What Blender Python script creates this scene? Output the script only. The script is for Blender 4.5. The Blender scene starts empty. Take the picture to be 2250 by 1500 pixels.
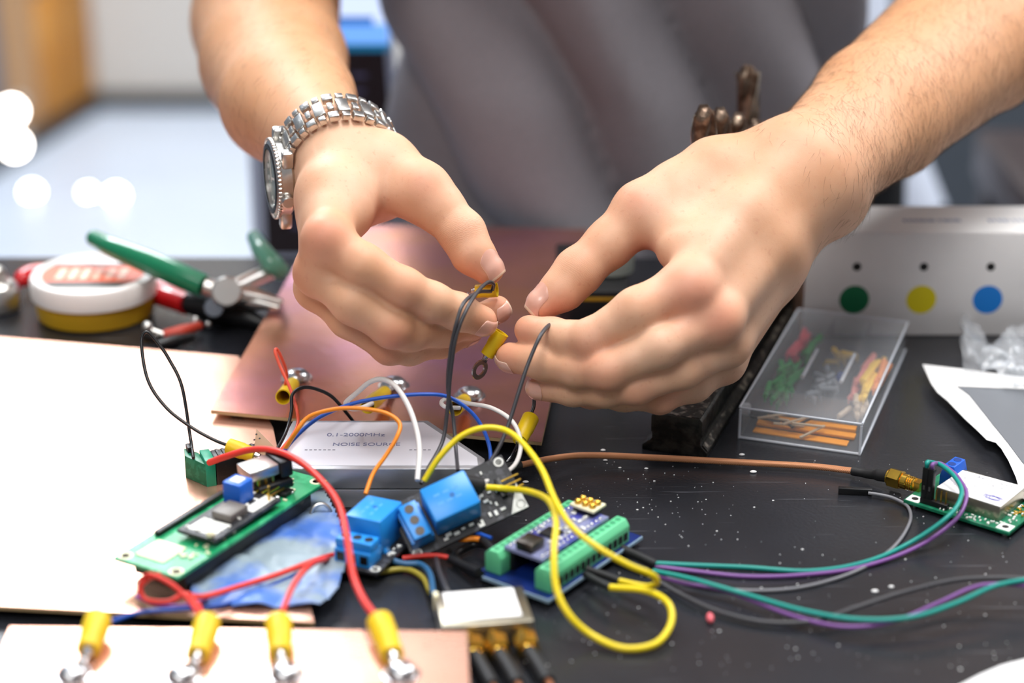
import bpy, bmesh, math, random
import numpy as np
from mathutils import Vector, Matrix
random.seed(7); rng = np.random.RandomState(5)
scene = bpy.context.scene; COL = scene.collection
PI = math.pi
# ---------------- camera model (70 mm lens, 22 degrees down, 385 mm above the bench top) -------------
F = 4375.0; PIT = math.radians(22); H = 385.0
CR = Vector((1, 0, 0)); CU = Vector((0, math.sin(PIT), math.cos(PIT))); CB = Vector((0, -math.cos(PIT), math.sin(PIT)))
def ray(px, py):
    a = (px-1125)/F; b = -(py-750)/F
    return CR*a + CU*b - CB
def T(px, py, z=0.0):
    """point (mm) on the horizontal plane of height z (mm) seen at a photo pixel"""
    r = ray(px, py); return Vector((0, 0, H)) + r*((z-H)/r.z)
def D(px, py, d):
    """point (mm) at distance d (m) along the lens axis"""
    return Vector((0, 0, H)) + ray(px, py)*(d*1000)
def S(c):
    if isinstance(c, str):
        c = c.lstrip('#'); c = [int(c[i:i+2], 16)/255 for i in (0, 2, 4)]
    return tuple((x/12.92 if x <= .04045 else ((x+.055)/1.055)**2.4) for x in c) + (1,)
# ---------------- materials --------------------------------------------------------------------------
def mat(name, col, rough=.5, metal=0., var=0., vscale=60, bump=0., bscale=200, spec=.5, col2=None, c2scale=20, trans=0., ior=1.45,
        alpha=1., coat=0., sss=0., aniso=0., emit=None, estr=0., c2lo=.45, c2hi=.6):
    m = bpy.data.materials.new(name); m.use_nodes = True
    nt = m.node_tree; N = nt.nodes; L = nt.links; b = N['Principled BSDF']
    c = S(col); b.inputs['Base Color'].default_value = c
    b.inputs['Roughness'].default_value = rough; b.inputs['Metallic'].default_value = metal
    b.inputs['Specular IOR Level'].default_value = spec; b.inputs['IOR'].default_value = ior
    b.inputs['Transmission Weight'].default_value = trans; b.inputs['Alpha'].default_value = alpha
    b.inputs['Coat Weight'].default_value = coat
    if emit: b.inputs['Emission Color'].default_value = S(emit); b.inputs['Emission Strength'].default_value = estr
    if sss: b.inputs['Subsurface Weight'].default_value = sss; b.inputs['Subsurface Radius'].default_value = (1, .35, .2); b.inputs['Subsurface Scale'].default_value = .004
    tc = N.new('ShaderNodeTexCoord')
    src = None
    if col2:
        n = N.new('ShaderNodeTexNoise'); n.inputs['Scale'].default_value = c2scale; n.inputs['Detail'].default_value = 4; L.new(tc.outputs['Object'], n.inputs['Vector'])
        r = N.new('ShaderNodeValToRGB'); r.color_ramp.elements[0].position = c2lo; r.color_ramp.elements[1].position = c2hi
        r.color_ramp.elements[0].color = c; r.color_ramp.elements[1].color = S(col2); L.new(n.outputs['Fac'], r.inputs['Fac'])
        src = r.outputs['Color']; L.new(src, b.inputs['Base Color'])
    if var:
        n = N.new('ShaderNodeTexNoise'); n.inputs['Scale'].default_value = vscale; n.inputs['Detail'].default_value = 3; L.new(tc.outputs['Object'], n.inputs['Vector'])
        h = N.new('ShaderNodeHueSaturation'); mr = N.new('ShaderNodeMapRange')
        mr.inputs[1].default_value = .3; mr.inputs[2].default_value = .7; mr.inputs[3].default_value = 1-var; mr.inputs[4].default_value = 1+var
        L.new(n.outputs['Fac'], mr.inputs[0]); L.new(mr.outputs[0], h.inputs['Value'])
        if src: L.new(src, h.inputs['Color'])
        else: h.inputs['Color'].default_value = c
        L.new(h.outputs['Color'], b.inputs['Base Color'])
    if bump:
        n = N.new('ShaderNodeTexNoise'); n.inputs['Scale'].default_value = bscale; n.inputs['Detail'].default_value = 5; L.new(tc.outputs['Object'], n.inputs['Vector'])
        bp = N.new('ShaderNodeBump'); bp.inputs['Strength'].default_value = bump; bp.inputs['Distance'].default_value = .001
        L.new(n.outputs['Fac'], bp.inputs['Height']); L.new(bp.outputs['Normal'], b.inputs['Normal'])
    return m
M = {}
def defm(k, *a, **kw): M[k] = mat(k, *a, **kw)
defm('red_wire', '#d8352a', .4); defm('orange_wire', '#f08a1c', .4); defm('coral_wire', '#e8573c', .4)
defm('black_wire', '#141416', .35); defm('grey_wire', '#3d3c40', .4); defm('lightgrey_wire', '#77777c', .45)
defm('blue_wire', '#1d51b0', .38); defm('white_wire', '#dedad6', .4); defm('yellow_wire', '#e6cc0c', .38)
defm('dull_yellow_wire', '#9a8c30', .4); defm('teal_wire', '#0f8f84', .4); defm('purple_wire', '#7d4f94', .4); defm('steel_blue_wire', '#2c5d86', .45)
defm('black_plastic', '#121214', .4, bump=.1, bscale=900); defm('black_rubber', '#1a1a1c', .55)
defm('sleeve', '#ddb910', .42, bump=.12, bscale=700)
defm('tin', '#c9c9cb', .22, 1., var=.12, vscale=150); defm('gold', '#e6b94e', .22, 1., var=.15, vscale=200)
defm('steel', '#d0cdc8', .3, 1.); defm('satin', '#a9a5a0', .32, 1.); defm('dark_steel', '#55504c', .35, 1.)
defm('copper', '#eebba4', .27, .72, col2='#e3a78e', c2scale=14, var=.06, vscale=55, bump=.06, bscale=90)
defm('copper_rear', '#d8997b', .26, .92, col2='#b87f98', c2scale=9, var=.08, vscale=70, bump=.1, bscale=120, c2lo=.42, c2hi=.66)  # purple second tone imitates the bluish reflection on the rear copper
defm('copper_dark', '#c88a68', .3, .85, col2='#b87856', c2scale=40)
defm('fr4', '#b79b72', .6, var=.1); defm('tan_board', '#94704f', .5, .1, var=.1)
defm('green_pcb', '#178f5a', .35, col2='#3db079', c2scale=120, c2lo=.5, c2hi=.62); defm('dkgreen_pcb', '#0f6d4c', .35, col2='#23805f', c2scale=260, c2lo=.5, c2hi=.56)
defm('blue_pcb', '#0d2668', .4, col2='#0a1c50', c2scale=90); defm('black_pcb', '#26262a', .45, col2='#4a4a50', c2scale=300, c2lo=.56, c2hi=.62)
defm('violet_pcb', '#7c80a4', .4, col2='#4448a0', c2scale=130, c2lo=.5, c2hi=.6)
defm('relay_blue', '#2690e2', .33, sss=.0); defm('terminal_blue', '#1259c4', .38); defm('terminal_green', '#62c48e', .42)
defm('pot_blue', '#1c62c8', .4); defm('silk', '#e8e8e2', .6); defm('solder', '#cfd0cc', .25, 1.); defm('cream', '#e9e2c0', .5)
defm('paper', '#ecebea', .75, bump=.05); defm('ink', '#7c80a0', .8); defm('blue_ink', '#4a44a8', .8); defm('grey_ink', '#8a8a94', .8)
defm('alu', '#b4b6bb', .38, .7, var=.04, bump=.04, bscale=500); defm('label_silver', '#dcdce4', .42, .25)
defm('can', '#a49d8c', .3, .9, var=.12, vscale=90); defm('white_plastic', '#e6e4df', .4)
defm('carton', '#e4e1e0', .6, var=.02); defm('carton_side', '#8a6a58', .8)
defm('green_dot', '#00693f', .6); defm('yellow_dot', '#dccb08', .6); defm('blue_dot', '#1279d0', .6); defm('black_dot', '#0c0c0e', .7)
defm('iron', '#35322f', .5, .55, col2='#8c8479', c2scale=260, c2lo=.52, c2hi=.66, bump=.9, bscale=420)
defm('iron_black', '#1b1a19', .45, .4, col2='#3a3733', c2scale=150, bump=.5, bscale=300)
defm('drill', '#5d4c40', .34, .85, col2='#8c7a6a', c2scale=160, bump=.3, bscale=500); defm('drill_edge', '#c2b6a4', .25, 1.)
defm('clear', '#f4f6f8', .06, trans=1., ior=1.2, alpha=.38, spec=.8)
defm('bag', '#eef1f5', .18, trans=.6, ior=1.2, alpha=.3, bump=.6, bscale=60)
defm('frost', '#e8ecf2', .3, alpha=.6)
defm('grease', '#c79a1c', .45, sss=.1); defm('lid', '#e2dfdc', .4); defm('orange_label', '#e0562a', .5); defm('dark_label', '#3a3836', .5); defm('pale_label', '#efb8a2', .5)
defm('green_grip', '#06724c', .3, coat=.6); defm('red_grip', '#c0101a', .3, coat=.5); defm('pale_green_grip', '#5f9c84', .25, coat=.6)
defm('blue_film', '#4a74c4', .4, .0, col2='#8fa0aa', c2scale=26, c2lo=.42, c2hi=.56, bump=.5, bscale=90)
defm('nail', '#dea896', .28, sss=.1, coat=.3); defm('nail_tip', '#e8cdb6', .35)
defm('hair', '#4c3624', .5); defm('kapton', '#f09a20', .45)
defm('bench_side', '#1c1c1e', .6)
defm('wood', '#b97a2c', .5, col2='#c98f44', c2scale=9); defm('wood_pale', '#c09468', .5); defm('wood_grey', '#66594c', .6)
defm('wall_paint', '#b9b4ae', .8); defm('base_black', '#0c0c0e', .6); defm('slate', '#4b5158', .6); defm('maroon', '#1d0b0c', .5)
defm('pale_frame', '#b9bed0', .45); defm('pillar', '#c3cbdb', .5); defm('slate_blue', '#66707c', .6)
defm('pink', '#d9606a', .5); defm('foam', '#3b3d44', .7); defm('ceiling_paint', '#d8d8d6', .9)
def emis(name, col, s):
    m = mat(name, '#000000', .5, emit=col, estr=s); M[name] = m
emis('scr_blue', '#6fa4f0', 1.1); emis('scr_pale', '#c6d4f6', 1.15); emis('scr_mid', '#3f7bd0', .8); emis('scr_cyan', '#0f78a8', .6); emis('scr_dark', '#1e0c10', .35); emis('scr_text', '#5a5478', .3)
emis('led', '#f4f8ff', 26); emis('glint_warm', '#fff4ea', 26)  # glow of the added balls that imitate glints and reflections
# ---------------- mesh builder (local millimetres) ----------------------------------------------------
class B:
    def __init__(s): s.v = []; s.f = []; s.mi = []; s.cur = 0
    def add(s, vs, fs, m=None):
        o = len(s.v)
        for v in vs:
            v = Vector(v); s.v.append(m @ v if m is not None else v)
        for f in fs: s.f.append([i+o for i in f]); s.mi.append(s.cur)
        return s
    def bm(s, bm, m=None):
        bm.verts.index_update(); return s.add([v.co for v in bm.verts], [[v.index for v in f.verts] for f in bm.faces], m)
    def box(s, x0, x1, y0, y1, z0, z1, bev=0, m=None, seg=2):
        bm = bmesh.new(); bmesh.ops.create_cube(bm, size=1)
        for v in bm.verts: v.co = Vector(((x0+x1)/2+v.co.x*(x1-x0), (y0+y1)/2+v.co.y*(y1-y0), (z0+z1)/2+v.co.z*(z1-z0)))
        if bev: bmesh.ops.bevel(bm, geom=bm.edges[:], offset=bev, segments=seg, affect='EDGES', profile=.5)
        s.bm(bm, m); bm.free(); return s
    def tube(s, pts, r, n=10, closed=False, caps=True, m=None):
        P = [Vector(p) for p in pts]; K = len(P); R = r if isinstance(r, (list, tuple)) else [r]*K
        vs = []; fs = []; nrm = None
        for i in range(K):
            t = (P[(i+1) % K]-P[i-1]) if closed else (P[min(i+1, K-1)]-P[max(i-1, 0)])
            if t.length < 1e-9: t = Vector((0, 0, 1))
            t.normalize()
            if nrm is None: nrm = t.orthogonal().normalized()
            else:
                nrm = nrm - t*nrm.dot(t)
                nrm = nrm.normalized() if nrm.length > 1e-6 else t.orthogonal().normalized()
            bi = t.cross(nrm)
            for j in range(n):
                a = 2*PI*j/n; vs.append(P[i]+(nrm*math.cos(a)+bi*math.sin(a))*R[i])
        for i in range(K if closed else K-1):
            for j in range(n):
                a = i*n+j; b_ = i*n+(j+1) % n; k2 = ((i+1) % K)*n
                fs.append((a, b_, k2+(j+1) % n, k2+j))
        if caps and not closed: fs.append(tuple(range(n))[::-1]); fs.append(tuple((K-1)*n+j for j in range(n)))
        return s.add(vs, fs, m)
    def cyl(s, p0, p1, r0, r1=None, n=20, m=None, bev=0):
        p0 = Vector(p0); p1 = Vector(p1); r1 = r0 if r1 is None else r1
        if bev:
            d = (p1-p0).normalized()*bev
            return s.tube([p0, p0+d, p1-d, p1], [r0-bev, r0, r1, r1-bev], n, m=m)
        return s.tube([p0, p1], [r0, r1], n, m=m)
    def lathe(s, prof, n=40, m=None):
        vs = []; fs = []; K = len(prof)
        for r, z in prof:
            for j in range(n): a = 2*PI*j/n; vs.append((r*math.cos(a), r*math.sin(a), z))
        for i in range(K-1):
            for j in range(n): fs.append((i*n+j, i*n+(j+1) % n, (i+1)*n+(j+1) % n, (i+1)*n+j))
        cl = prof[0] == prof[-1]
        if prof[0][0] > 1e-6 and not cl: fs.append(tuple(range(n))[::-1])
        if prof[-1][0] > 1e-6 and not cl: fs.append(tuple((K-1)*n+j for j in range(n)))
        return s.add(vs, fs, m)
    def prism(s, poly, z0, z1, bev=0, m=None):
        n = len(poly)
        area = sum(poly[i][0]*poly[(i+1) % n][1]-poly[(i+1) % n][0]*poly[i][1] for i in range(n))
        if area < 0: poly = poly[::-1]
        bm = bmesh.new()
        lo = [bm.verts.new((x, y, z0)) for x, y in poly]; hi = [bm.verts.new((x, y, z1)) for x, y in poly]
        bm.faces.new(lo[::-1]); bm.faces.new(hi)
        for i in range(n): bm.faces.new((lo[i], lo[(i+1) % n], hi[(i+1) % n], hi[i]))
        if bev: bmesh.ops.bevel(bm, geom=bm.edges[:], offset=bev, segments=2, affect='EDGES', profile=.5)
        s.bm(bm, m); bm.free(); return s
    def ell(s, c, r, m=None, n=20):
        bm = bmesh.new(); bmesh.ops.create_uvsphere(bm, u_segments=n, v_segments=n//2+2, radius=1)
        r = r if isinstance(r, (tuple, list)) else (r, r, r)
        for v in bm.verts: v.co = Vector((c[0]+v.co.x*r[0], c[1]+v.co.y*r[1], c[2]+v.co.z*r[2]))
        s.bm(bm, m); bm.free(); return s
    def build(s, name, mats, parent=None, smooth=True, ang=40, kind=None, label=None):
        me = bpy.data.meshes.new(name); vs = s.v; off = Vector((0, 0, 0))
        if parent is None and vs:
            xs = [v.x for v in vs]; ys = [v.y for v in vs]; off = Vector(((min(xs)+max(xs))/2, (min(ys)+max(ys))/2, min(v.z for v in vs)))
        me.from_pydata([((v-off)*.001)[:] for v in vs], [], s.f); me.update()
        if not isinstance(mats, (list, tuple)): mats = [mats]
        for k in mats: me.materials.append(M[k] if isinstance(k, str) else k)
        if len(mats) > 1: me.polygons.foreach_set('material_index', s.mi)
        if smooth:
            me.polygons.foreach_set('use_smooth', [True]*len(me.polygons)); me.set_sharp_from_angle(angle=math.radians(ang))
        o = bpy.data.objects.new(name, me); COL.objects.link(o)
        if parent is not None: o.parent = parent
        else: o.location = off*.001
        if kind: o['kind'] = kind
        if label: o['label'] = label
        return o
def tag(o, label, cat, group=None):
    o['label'] = label; o['category'] = cat
    if group: o['group'] = group
    return o
def thing(name, label, cat, m=None, group=None):
    o = bpy.data.objects.new(name, None); COL.objects.link(o); o.empty_display_size = .01
    if m is not None:
        m = m.copy(); m.translation = m.translation*.001; o.matrix_world = m
    return tag(o, label, cat, group)
def struct(name, b, mats, **k):
    o = b.build(name, mats, **k); o['kind'] = 'structure'; return o
def fr(A, Bp, z=None):
    """frame at A, x towards B in the horizontal plane, z up"""
    A = Vector(A); d = Vector(Bp)-A; a = math.atan2(d.y, d.x)
    m = Matrix.Rotation(a, 4, 'Z'); m.translation = Vector((A.x, A.y, A.z if z is None else z)); return m
def basis(o, x, z):
    """frame with given x direction and z direction (orthogonalised)"""
    x = Vector(x).normalized(); z = Vector(z); z = (z-x*z.dot(x)).normalized(); y = z.cross(x)
    m = Matrix((x, y, z)).transposed().to_4x4(); m.translation = Vector(o); return m
def cat_rom(pts, k=8):
    P = [Vector(p) for p in pts]; P = [P[0]*2-P[1]]+P+[P[-1]*2-P[-2]]; out = []
    for i in range(1, len(P)-2):
        for j in range(k):
            t = j/k; a, b_, c, d = P[i-1:i+3]
            out.append(.5*((2*b_)+(c-a)*t+(2*a-5*b_+4*c-d)*t*t+(3*b_-3*c+d-a)*t**3))
    out.append(P[-2]); return out
def text_mesh(s, size, m, b, align='CENTER'):
    """adds the glyphs of a string, as flat raised lettering, to a builder"""
    cu = bpy.data.curves.new('t', 'FONT'); cu.body = s; cu.size = size; cu.extrude = .04; cu.align_x = align; cu.align_y = 'CENTER'
    o = bpy.data.objects.new('t', cu); COL.objects.link(o); bpy.context.view_layer.update()
    me = bpy.data.meshes.new_from_object(o.evaluated_get(bpy.context.evaluated_depsgraph_get()))
    b.add([v.co for v in me.vertices], [list(p.vertices) for p in me.polygons], m)
    bpy.data.objects.remove(o); bpy.data.curves.remove(cu); bpy.data.meshes.remove(me)
def scribble(b, x0, y0, n, w, h, z, rnd, thin=.12):
    """a row of illegible hand-written strokes"""
    x = x0
    for _ in range(n):
        for k in range(rnd.randint(1, 3)):
            a = (x+rnd.uniform(0, w*.7), y0+rnd.uniform(-h/2, h/2), z); c = (x+rnd.uniform(0, w*.8), y0+rnd.uniform(-h/2, h/2), z)
            if (Vector(a)-Vector(c)).length > .1: b.tube([a, c], thin, 4)
        x += w
# ================= camera, light, room =================================================================
cam = bpy.data.cameras.new('camera'); co = bpy.data.objects.new('camera', cam); COL.objects.link(co); scene.camera = co
cam.lens = 70; cam.sensor_width = 36; co.location = (0, 0, .385); co.rotation_euler = (PI/2-PIT, 0, 0)
cam.dof.use_dof = True; cam.dof.focus_distance = .872; cam.dof.aperture_fstop = 4.2; cam.clip_start = .05
scene.view_settings.view_transform = 'Standard'; scene.view_settings.look = 'None'; scene.view_settings.exposure = 0.28; scene.view_settings.gamma = 1; scene.view_settings.use_curve_mapping = False
w = bpy.data.worlds.new('world'); scene.world = w; w.use_nodes = True
w.node_tree.nodes['Background'].inputs[0].default_value = (.86, .9, 1, 1); w.node_tree.nodes['Background'].inputs[1].default_value = .22
def area(name, loc, size, power, col, rot=(0, 0, 0), sy=None):
    l = bpy.data.lights.new(name, 'AREA'); l.shape = 'RECTANGLE'; l.size = size; l.size_y = sy or size; l.energy = power; l.color = col
    o = bpy.data.objects.new(name, l); COL.objects.link(o); o.location = loc; o.rotation_euler = rot; return o
area('ceiling_light_back_left', (-1.42, 3.75, 2.08), 2.3, 260, (.92, .96, 1), sy=2.2)
area('added_light_middle_left', (-1.5, 3.1, 2.06), .8, 60, (.93, .96, 1), sy=.8)  # extra unseen light, added to brighten the floor at the left
area('ceiling_light_bench', (.25, .95, 2.05), .8, 38, (1, .98, .96), sy=1.0)
area('ceiling_light_front', (-.7, -.9, 2.05), 1.2, 34, (1, .98, .95), sy=1.2)
area('ceiling_light_right', (1.9, 2.2, 2.05), 1.2, 62, (.95, .97, 1), sy=1.2)
# room
struct('floor', B().box(-3200, 3200, -2200, 5000, -920, -900), mat('floor_vinyl', '#a6aeba', .3, var=.04, vscale=3), smooth=False)
struct('wall_back', B().box(-3200, 3200, 4700, 4800, -900, 2100), 'wall_paint', smooth=False)
struct('baseboard_back', B().box(-3200, 3200, 4670, 4702, -900, -862, 4), 'base_black')
struct('ceiling', B().box(-3200, 3200, -2200, 5000, 2100, 2120), 'ceiling_paint', smooth=False)
struct('wall_right', B().box(3000, 3100, -2200, 4700, -900, 2100), 'wall_paint', smooth=False)
# timber door in the side wall at the left, running from the back corner towards the camera
c0 = T(205, 236, -900); c1 = T(-130, 440, -900)
md = fr(c0, c1); L = (c1-c0).length
struct('wall_left', B().box(-60, 2600, 0, 60, 0, 3000, m=md @ Matrix.Translation((0, -70, 0))), 'slate_blue', smooth=False)
def s_of(px): return (T(px, 236+(205-px)*(204/335), -900)-c0).length
sa, sb, sc_ = s_of(138), s_of(88), s_of(30)
struct('trim_1', B().box(0, sa, -14, 12, 0, 3000, 3, m=md), 'wood')
struct('trim_2', B().box(sb, sc_, -14, 12, 0, 3000, 3, m=md), 'wood_pale')
struct('door_1', B().box(sa, sb, -8, 5, 330, 2900, 3, m=md), 'wood_grey')
struct('trim_3', B().box(sa, sb, -14, 10, 0, 330, 3, m=md), 'wood')
struct('baseboard_left', B().box(-20, 2600, 12, 30, 0, 40, 3, m=md), 'base_black')
for i, (x, y, d, lab, r) in enumerate([(25, 245, 2.9, 'glowing white ball at the left edge, upper ball of the added pair standing for reflections', 15), (32, 318, 2.9, 'glowing white lamp at the left edge, lower ball of the added pair standing for reflections', 15)]):  # glowing balls added to imitate two bright glints by the door
    t = thing('glint_ball', lab, 'glint', Matrix.Translation(D(x, y, d)), 'pair of glowing balls added as glints by the door')
    B().ell((0, 0, 0), r).build('glow_ball', 'glint_warm', t)
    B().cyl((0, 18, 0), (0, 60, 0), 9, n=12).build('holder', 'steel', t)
for i, (x, y, k, lab) in enumerate([(70, 424, 11, 'small glowing ball added for a reflection at the far left of the pale floor'), (255, 432, 12, 'bright glowing ball added for a reflection, rightmost of the three on the pale floor'), (193, 424, 6, 'faint small ball added for a reflection between two brighter ones')]):  # glowing balls added in place of blurred light reflections on the floor
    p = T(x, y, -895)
    t = thing('floor_glint', lab, 'glint', Matrix.Translation(Vector((p.x, p.y, -900))), 'added glints on the floor')
    B().lathe([(k+10, 0), (k+10, 4), (k+4, 7), (k+3, 4)], 24).build('glint_rim', 'steel', t)
    B().ell((0, 0, 5), (k, k, k)).build('glow_ball', 'led', t)  # led here is only the glow of the added ball, imitating a reflection
# furniture far behind on the right
p = T(1985, 640, -900)
b = B(); b.box(-60, 2000, 0, 500, 0, 1160, 8, m=Matrix.Translation((560, 2300, -900))); cb = b.build('storage_cabinet', 'slate'); tag(cb, 'dark slate grey cabinet standing far behind on the right', 'cabinet')
t = thing('lab_chair', 'pale plastic chair seen behind the right forearm', 'chair', Matrix.Translation((420, 1900, -900)))
q0 = D(1893, -60, 1.9); q1 = D(1905, 230, 1.9); q2 = D(2005, 480, 1.9); o_ = Vector((420, 1900, -900))
b = B()
for s_, e_, wd in ((q0-o_, q1-o_, 26), (q1-o_, q2-o_, 34)):
    b.cyl(s_, e_, wd, wd, n=24)
b.build('back_post', 'pillar', t)
q3 = Vector((q2.x, 1900, -900))-o_
B().cyl(q2-o_, q3+Vector((0, 0, 40)), 20, 16, n=16).build('leg', 'pillar', t)
B().box(-120+(q2-o_).x, 40+(q2-o_).x, -40, 300, (q2-o_).z-70, (q2-o_).z-20, 14).build('seat', 'pillar', t)
b = B(); q = D(2150, 445, 1.62); b.box(q.x+40, q.x+500, q.y-20, q.y+200, q.z-40, q.z+6, 6)
b.box(q.x+45, q.x+75, q.y+20, q.y+50, -900, q.z-40); b.box(q.x+440, q.x+470, q.y+20, q.y+50, -900, q.z-40); b.box(q.x+45, q.x+75, q.y+160, q.y+190, -900, q.z-40); b.box(q.x+440, q.x+470, q.y+160, q.y+190, -900, q.z-40)
tag(b.build('low_stool', 'maroon'), 'dark maroon padded stool behind the white box', 'stool')
b = B(); q = D(1848, 178, 1.42); mm = Matrix.Translation(q)
b.tube(cat_rom([(-60, 0, -120), (-40, 0, -20), (0, 0, 14), (26, 0, -8), (34, 0, -120)], 6), [20]*25, 14, m=mm)
b.cyl((-13, 0, -110), (-13, 0, -(q.z)+-900+20), 22, 22, n=16, m=mm); b.lathe([(170, 0), (170, 14), (24, 30)], 30, m=Matrix.Translation((q.x-13, q.y, -900)))
tag(b.build('equipment_stand', 'base_black'), 'black curved stand top rising behind the right wrist', 'stand')
# ================= bench =================================================================================
bm_ = mat('bench_epoxy', '#212226', .34, spec=.5, bump=.12, bscale=600)
nt = bm_.node_tree; N = nt.nodes; Lk = nt.links; pb = N['Principled BSDF']; tc = N['Texture Coordinate']
base = None
def mixc(prev, col, fac_out):
    mx = N.new('ShaderNodeMix'); mx.data_type = 'RGBA'; Lk.new(fac_out, mx.inputs[0])
    if prev is None: mx.inputs[6].default_value = S('#212226')
    else: Lk.new(prev, mx.inputs[6])
    mx.inputs[7].default_value = S(col); return mx.outputs[2]
def ramp(out, a, b_):
    r = N.new('ShaderNodeMapRange'); r.inputs[1].default_value = a; r.inputs[2].default_value = b_; Lk.new(out, r.inputs[0]); return r.outputs[0]
n1 = N.new('ShaderNodeTexNoise'); n1.inputs['Scale'].default_value = 9; n1.inputs['Detail'].default_value = 6; Lk.new(tc.outputs['Object'], n1.inputs['Vector'])
base = mixc(None, '#2e3036', ramp(n1.outputs['Fac'], .4, .75))
def smul(a, b_):
    m_ = N.new('ShaderNodeMath'); m_.operation = 'MULTIPLY'
    Lk.new(a, m_.inputs[0])
    if isinstance(b_, (int, float)): m_.inputs[1].default_value = b_
    else: Lk.new(b_, m_.inputs[1])
    return m_.outputs[0]
for ang, sc, thr in ((.5, (9, 420, 1), .715), (1.9, (12, 520, 1), .73), (-.35, (14, 600, 1), .73)):   # fine scratches
    mp = N.new('ShaderNodeMapping'); mp.inputs['Rotation'].default_value = (0, 0, ang); mp.inputs['Scale'].default_value = sc; Lk.new(tc.outputs['Object'], mp.inputs['Vector'])
    ns = N.new('ShaderNodeTexNoise'); ns.inputs['Scale'].default_value = 1.6; ns.inputs['Detail'].default_value = 2; Lk.new(mp.outputs[0], ns.inputs['Vector'])
    base = mixc(base, '#6a6b70', smul(ramp(ns.outputs['Fac'], thr, thr+.06), .7))
Lk.new(base, pb.inputs['Base Color'])
rr = N.new('ShaderNodeMapRange'); rr.inputs[1].default_value = .3; rr.inputs[2].default_value = .7; rr.inputs[3].default_value = .27; rr.inputs[4].default_value = .22; Lk.new(n1.outputs['Fac'], rr.inputs[0]); Lk.new(rr.outputs[0], pb.inputs['Roughness'])
EDGE = 1086
t = thing('workbench', 'black laboratory workbench with a scratched matt top under everything', 'table', Matrix.Translation((0, 700, -900)))
B().box(-1100, 1100, -500, EDGE-700, 870, 900, 4).build('worktop', bm_, t)
for x in (-1040, 1040):
    for y in (-440, EDGE-760): B().box(x-30, x+30, y-30, y+30, 0, 870, 2).build('leg', 'bench_side', t)
b = B(); r2 = random.Random(3)          # crumbs and dust on the bench
for i in range(330):
    px = r2.uniform(1150, 2240) if i < 270 else r2.gauss(1380, 150); py = r2.uniform(1010, 1480) if i < 270 else r2.gauss(1085, 45)
    if py < 1000 or py > 1490 or px < 1130: continue
    p = T(px, py, 0); s_ = abs(r2.gauss(0, .13))+.07
    b.ell((p.x, p.y, s_*.5), (s_*r2.uniform(.7, 1.8), s_, s_*.6), n=6)
for px, py, s_ in ((1155, 1060, 1.1), (1205, 1098, .8), (1330, 1012, .8), (1362, 1028, .6), (1420, 1030, .7), (1655, 1038, 1.2), (1630, 1000, 1.0), (1922, 1300, 1.1), (1958, 1290, .9), (1325, 990, .9)):
    p = T(px, py, 0); b.ell((p.x, p.y, s_*.4), (s_*1.3, s_*.8, s_*.5), n=8)
db = b.build('dust_specks', 'paper', kind='stuff'); tag(db, 'scattering of white crumbs and dust specks on the bench top', 'dust')
p = T(1560, 1365); tag(B().ell((p.x, p.y, 1.6), (1.5, 3.2, 1.6), n=10).build('wire_offcut', 'pink'), 'tiny pink offcut lying below the grey wires', 'scrap')
# ================= copper clad boards ======================================================================
def plate(name, corners, zt, label, cat='board', th=1.7, top='copper'):
    """corners as photo pixels on the plane of height zt; returns root"""
    P = [T(x, y, zt) for x, y in corners]; c = sum(P, Vector())/len(P)
    t = thing(name, label, cat, Matrix.Translation((c.x, c.y, zt-th)))
    B().prism([(p.x-c.x, p.y-c.y) for p in P], 0, th-.12).build('substrate', 'fr4', t)
    B().prism([(p.x-c.x, p.y-c.y) for p in P], th-.12, th).build('copper_face', top, t)
    return t, c
def screw(p, n, lab, group, r=6.2, low=0):
    """dome headed screw through a board; p on the board surface"""
    z = Vector(n).normalized(); m = basis(p, Vector((1, 0, 0)), z)
    t = thing('dome_screw', lab, 'screw', m, group)
    B().lathe([(r+1.2, 0), (r+1.2, .9), (r, 1.0)], 28).build('washer', 'tin', t)
    B().lathe([(r, 1.0), (r, 1.6), (r*.93, 2.8), (r*.75, 4.0), (r*.45, 4.8), (0.01, 5.1)], 28).build('head', 'tin', t)
    B().cyl((0, 0, 0), (0, 0, -low), 2.2, n=12).build('shank', 'tin', t)
Zb = 11
pl, c = plate('copper_clad_board', [(463, 901), (1190, 971), (1292, 503), (702, 492)], Zb, 'large bare copper clad board under both hands, its left corner pale', top='copper_rear')
pl2, c = plate('copper_clad_board', [(-400, 706), (524, 782), (600, 940), (690, 1366), (-400, 1310)], 6.5, 'pale shining copper clad board at the left below the tub', th=1.7)
pl3, c = plate('copper_clad_board', [(22, 1376), (1026, 1386), (1037, 1600), (-65, 1590)], 13, 'salmon copper clad board along the bottom edge with four terminals')
for px, py, z, lab in ((300, 800, 6.5, 'a'), (60, 1250, 6.5, 'b')): pass
def feet(root, pts, zt, th):
    for px, py in pts:
        p = T(px, py, zt); q = p-root.location*1000
        B().cyl((q.x, q.y, 0), (q.x, q.y, -(zt-th)), 3.2, n=12, bev=.3).build('standoff', 'black_plastic', root)
feet(pl, [(520, 890), (1165, 950), (760, 560), (1200, 560)], Zb, 1.7); feet(pl2, [(-100, 780), (460, 800), (660, 1300), (-60, 1290)], 6.5, 1.7); feet(pl3, [(60, 1400), (980, 1410), (0, 1560), (990, 1560)], 13, 1.7)
for px, py, lab in ((652, 833, 'domed silver screw on the copper board, leftmost of its three'), (865, 850, 'domed silver screw on the copper board beside the white wire loop'), (1032, 873, 'domed silver screw on the copper board, nearest the right hand')):
    screw(T(px, py, Zb), (0, 0, 1), lab, 'screws on the rear copper board', 6.3, Zb)
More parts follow.
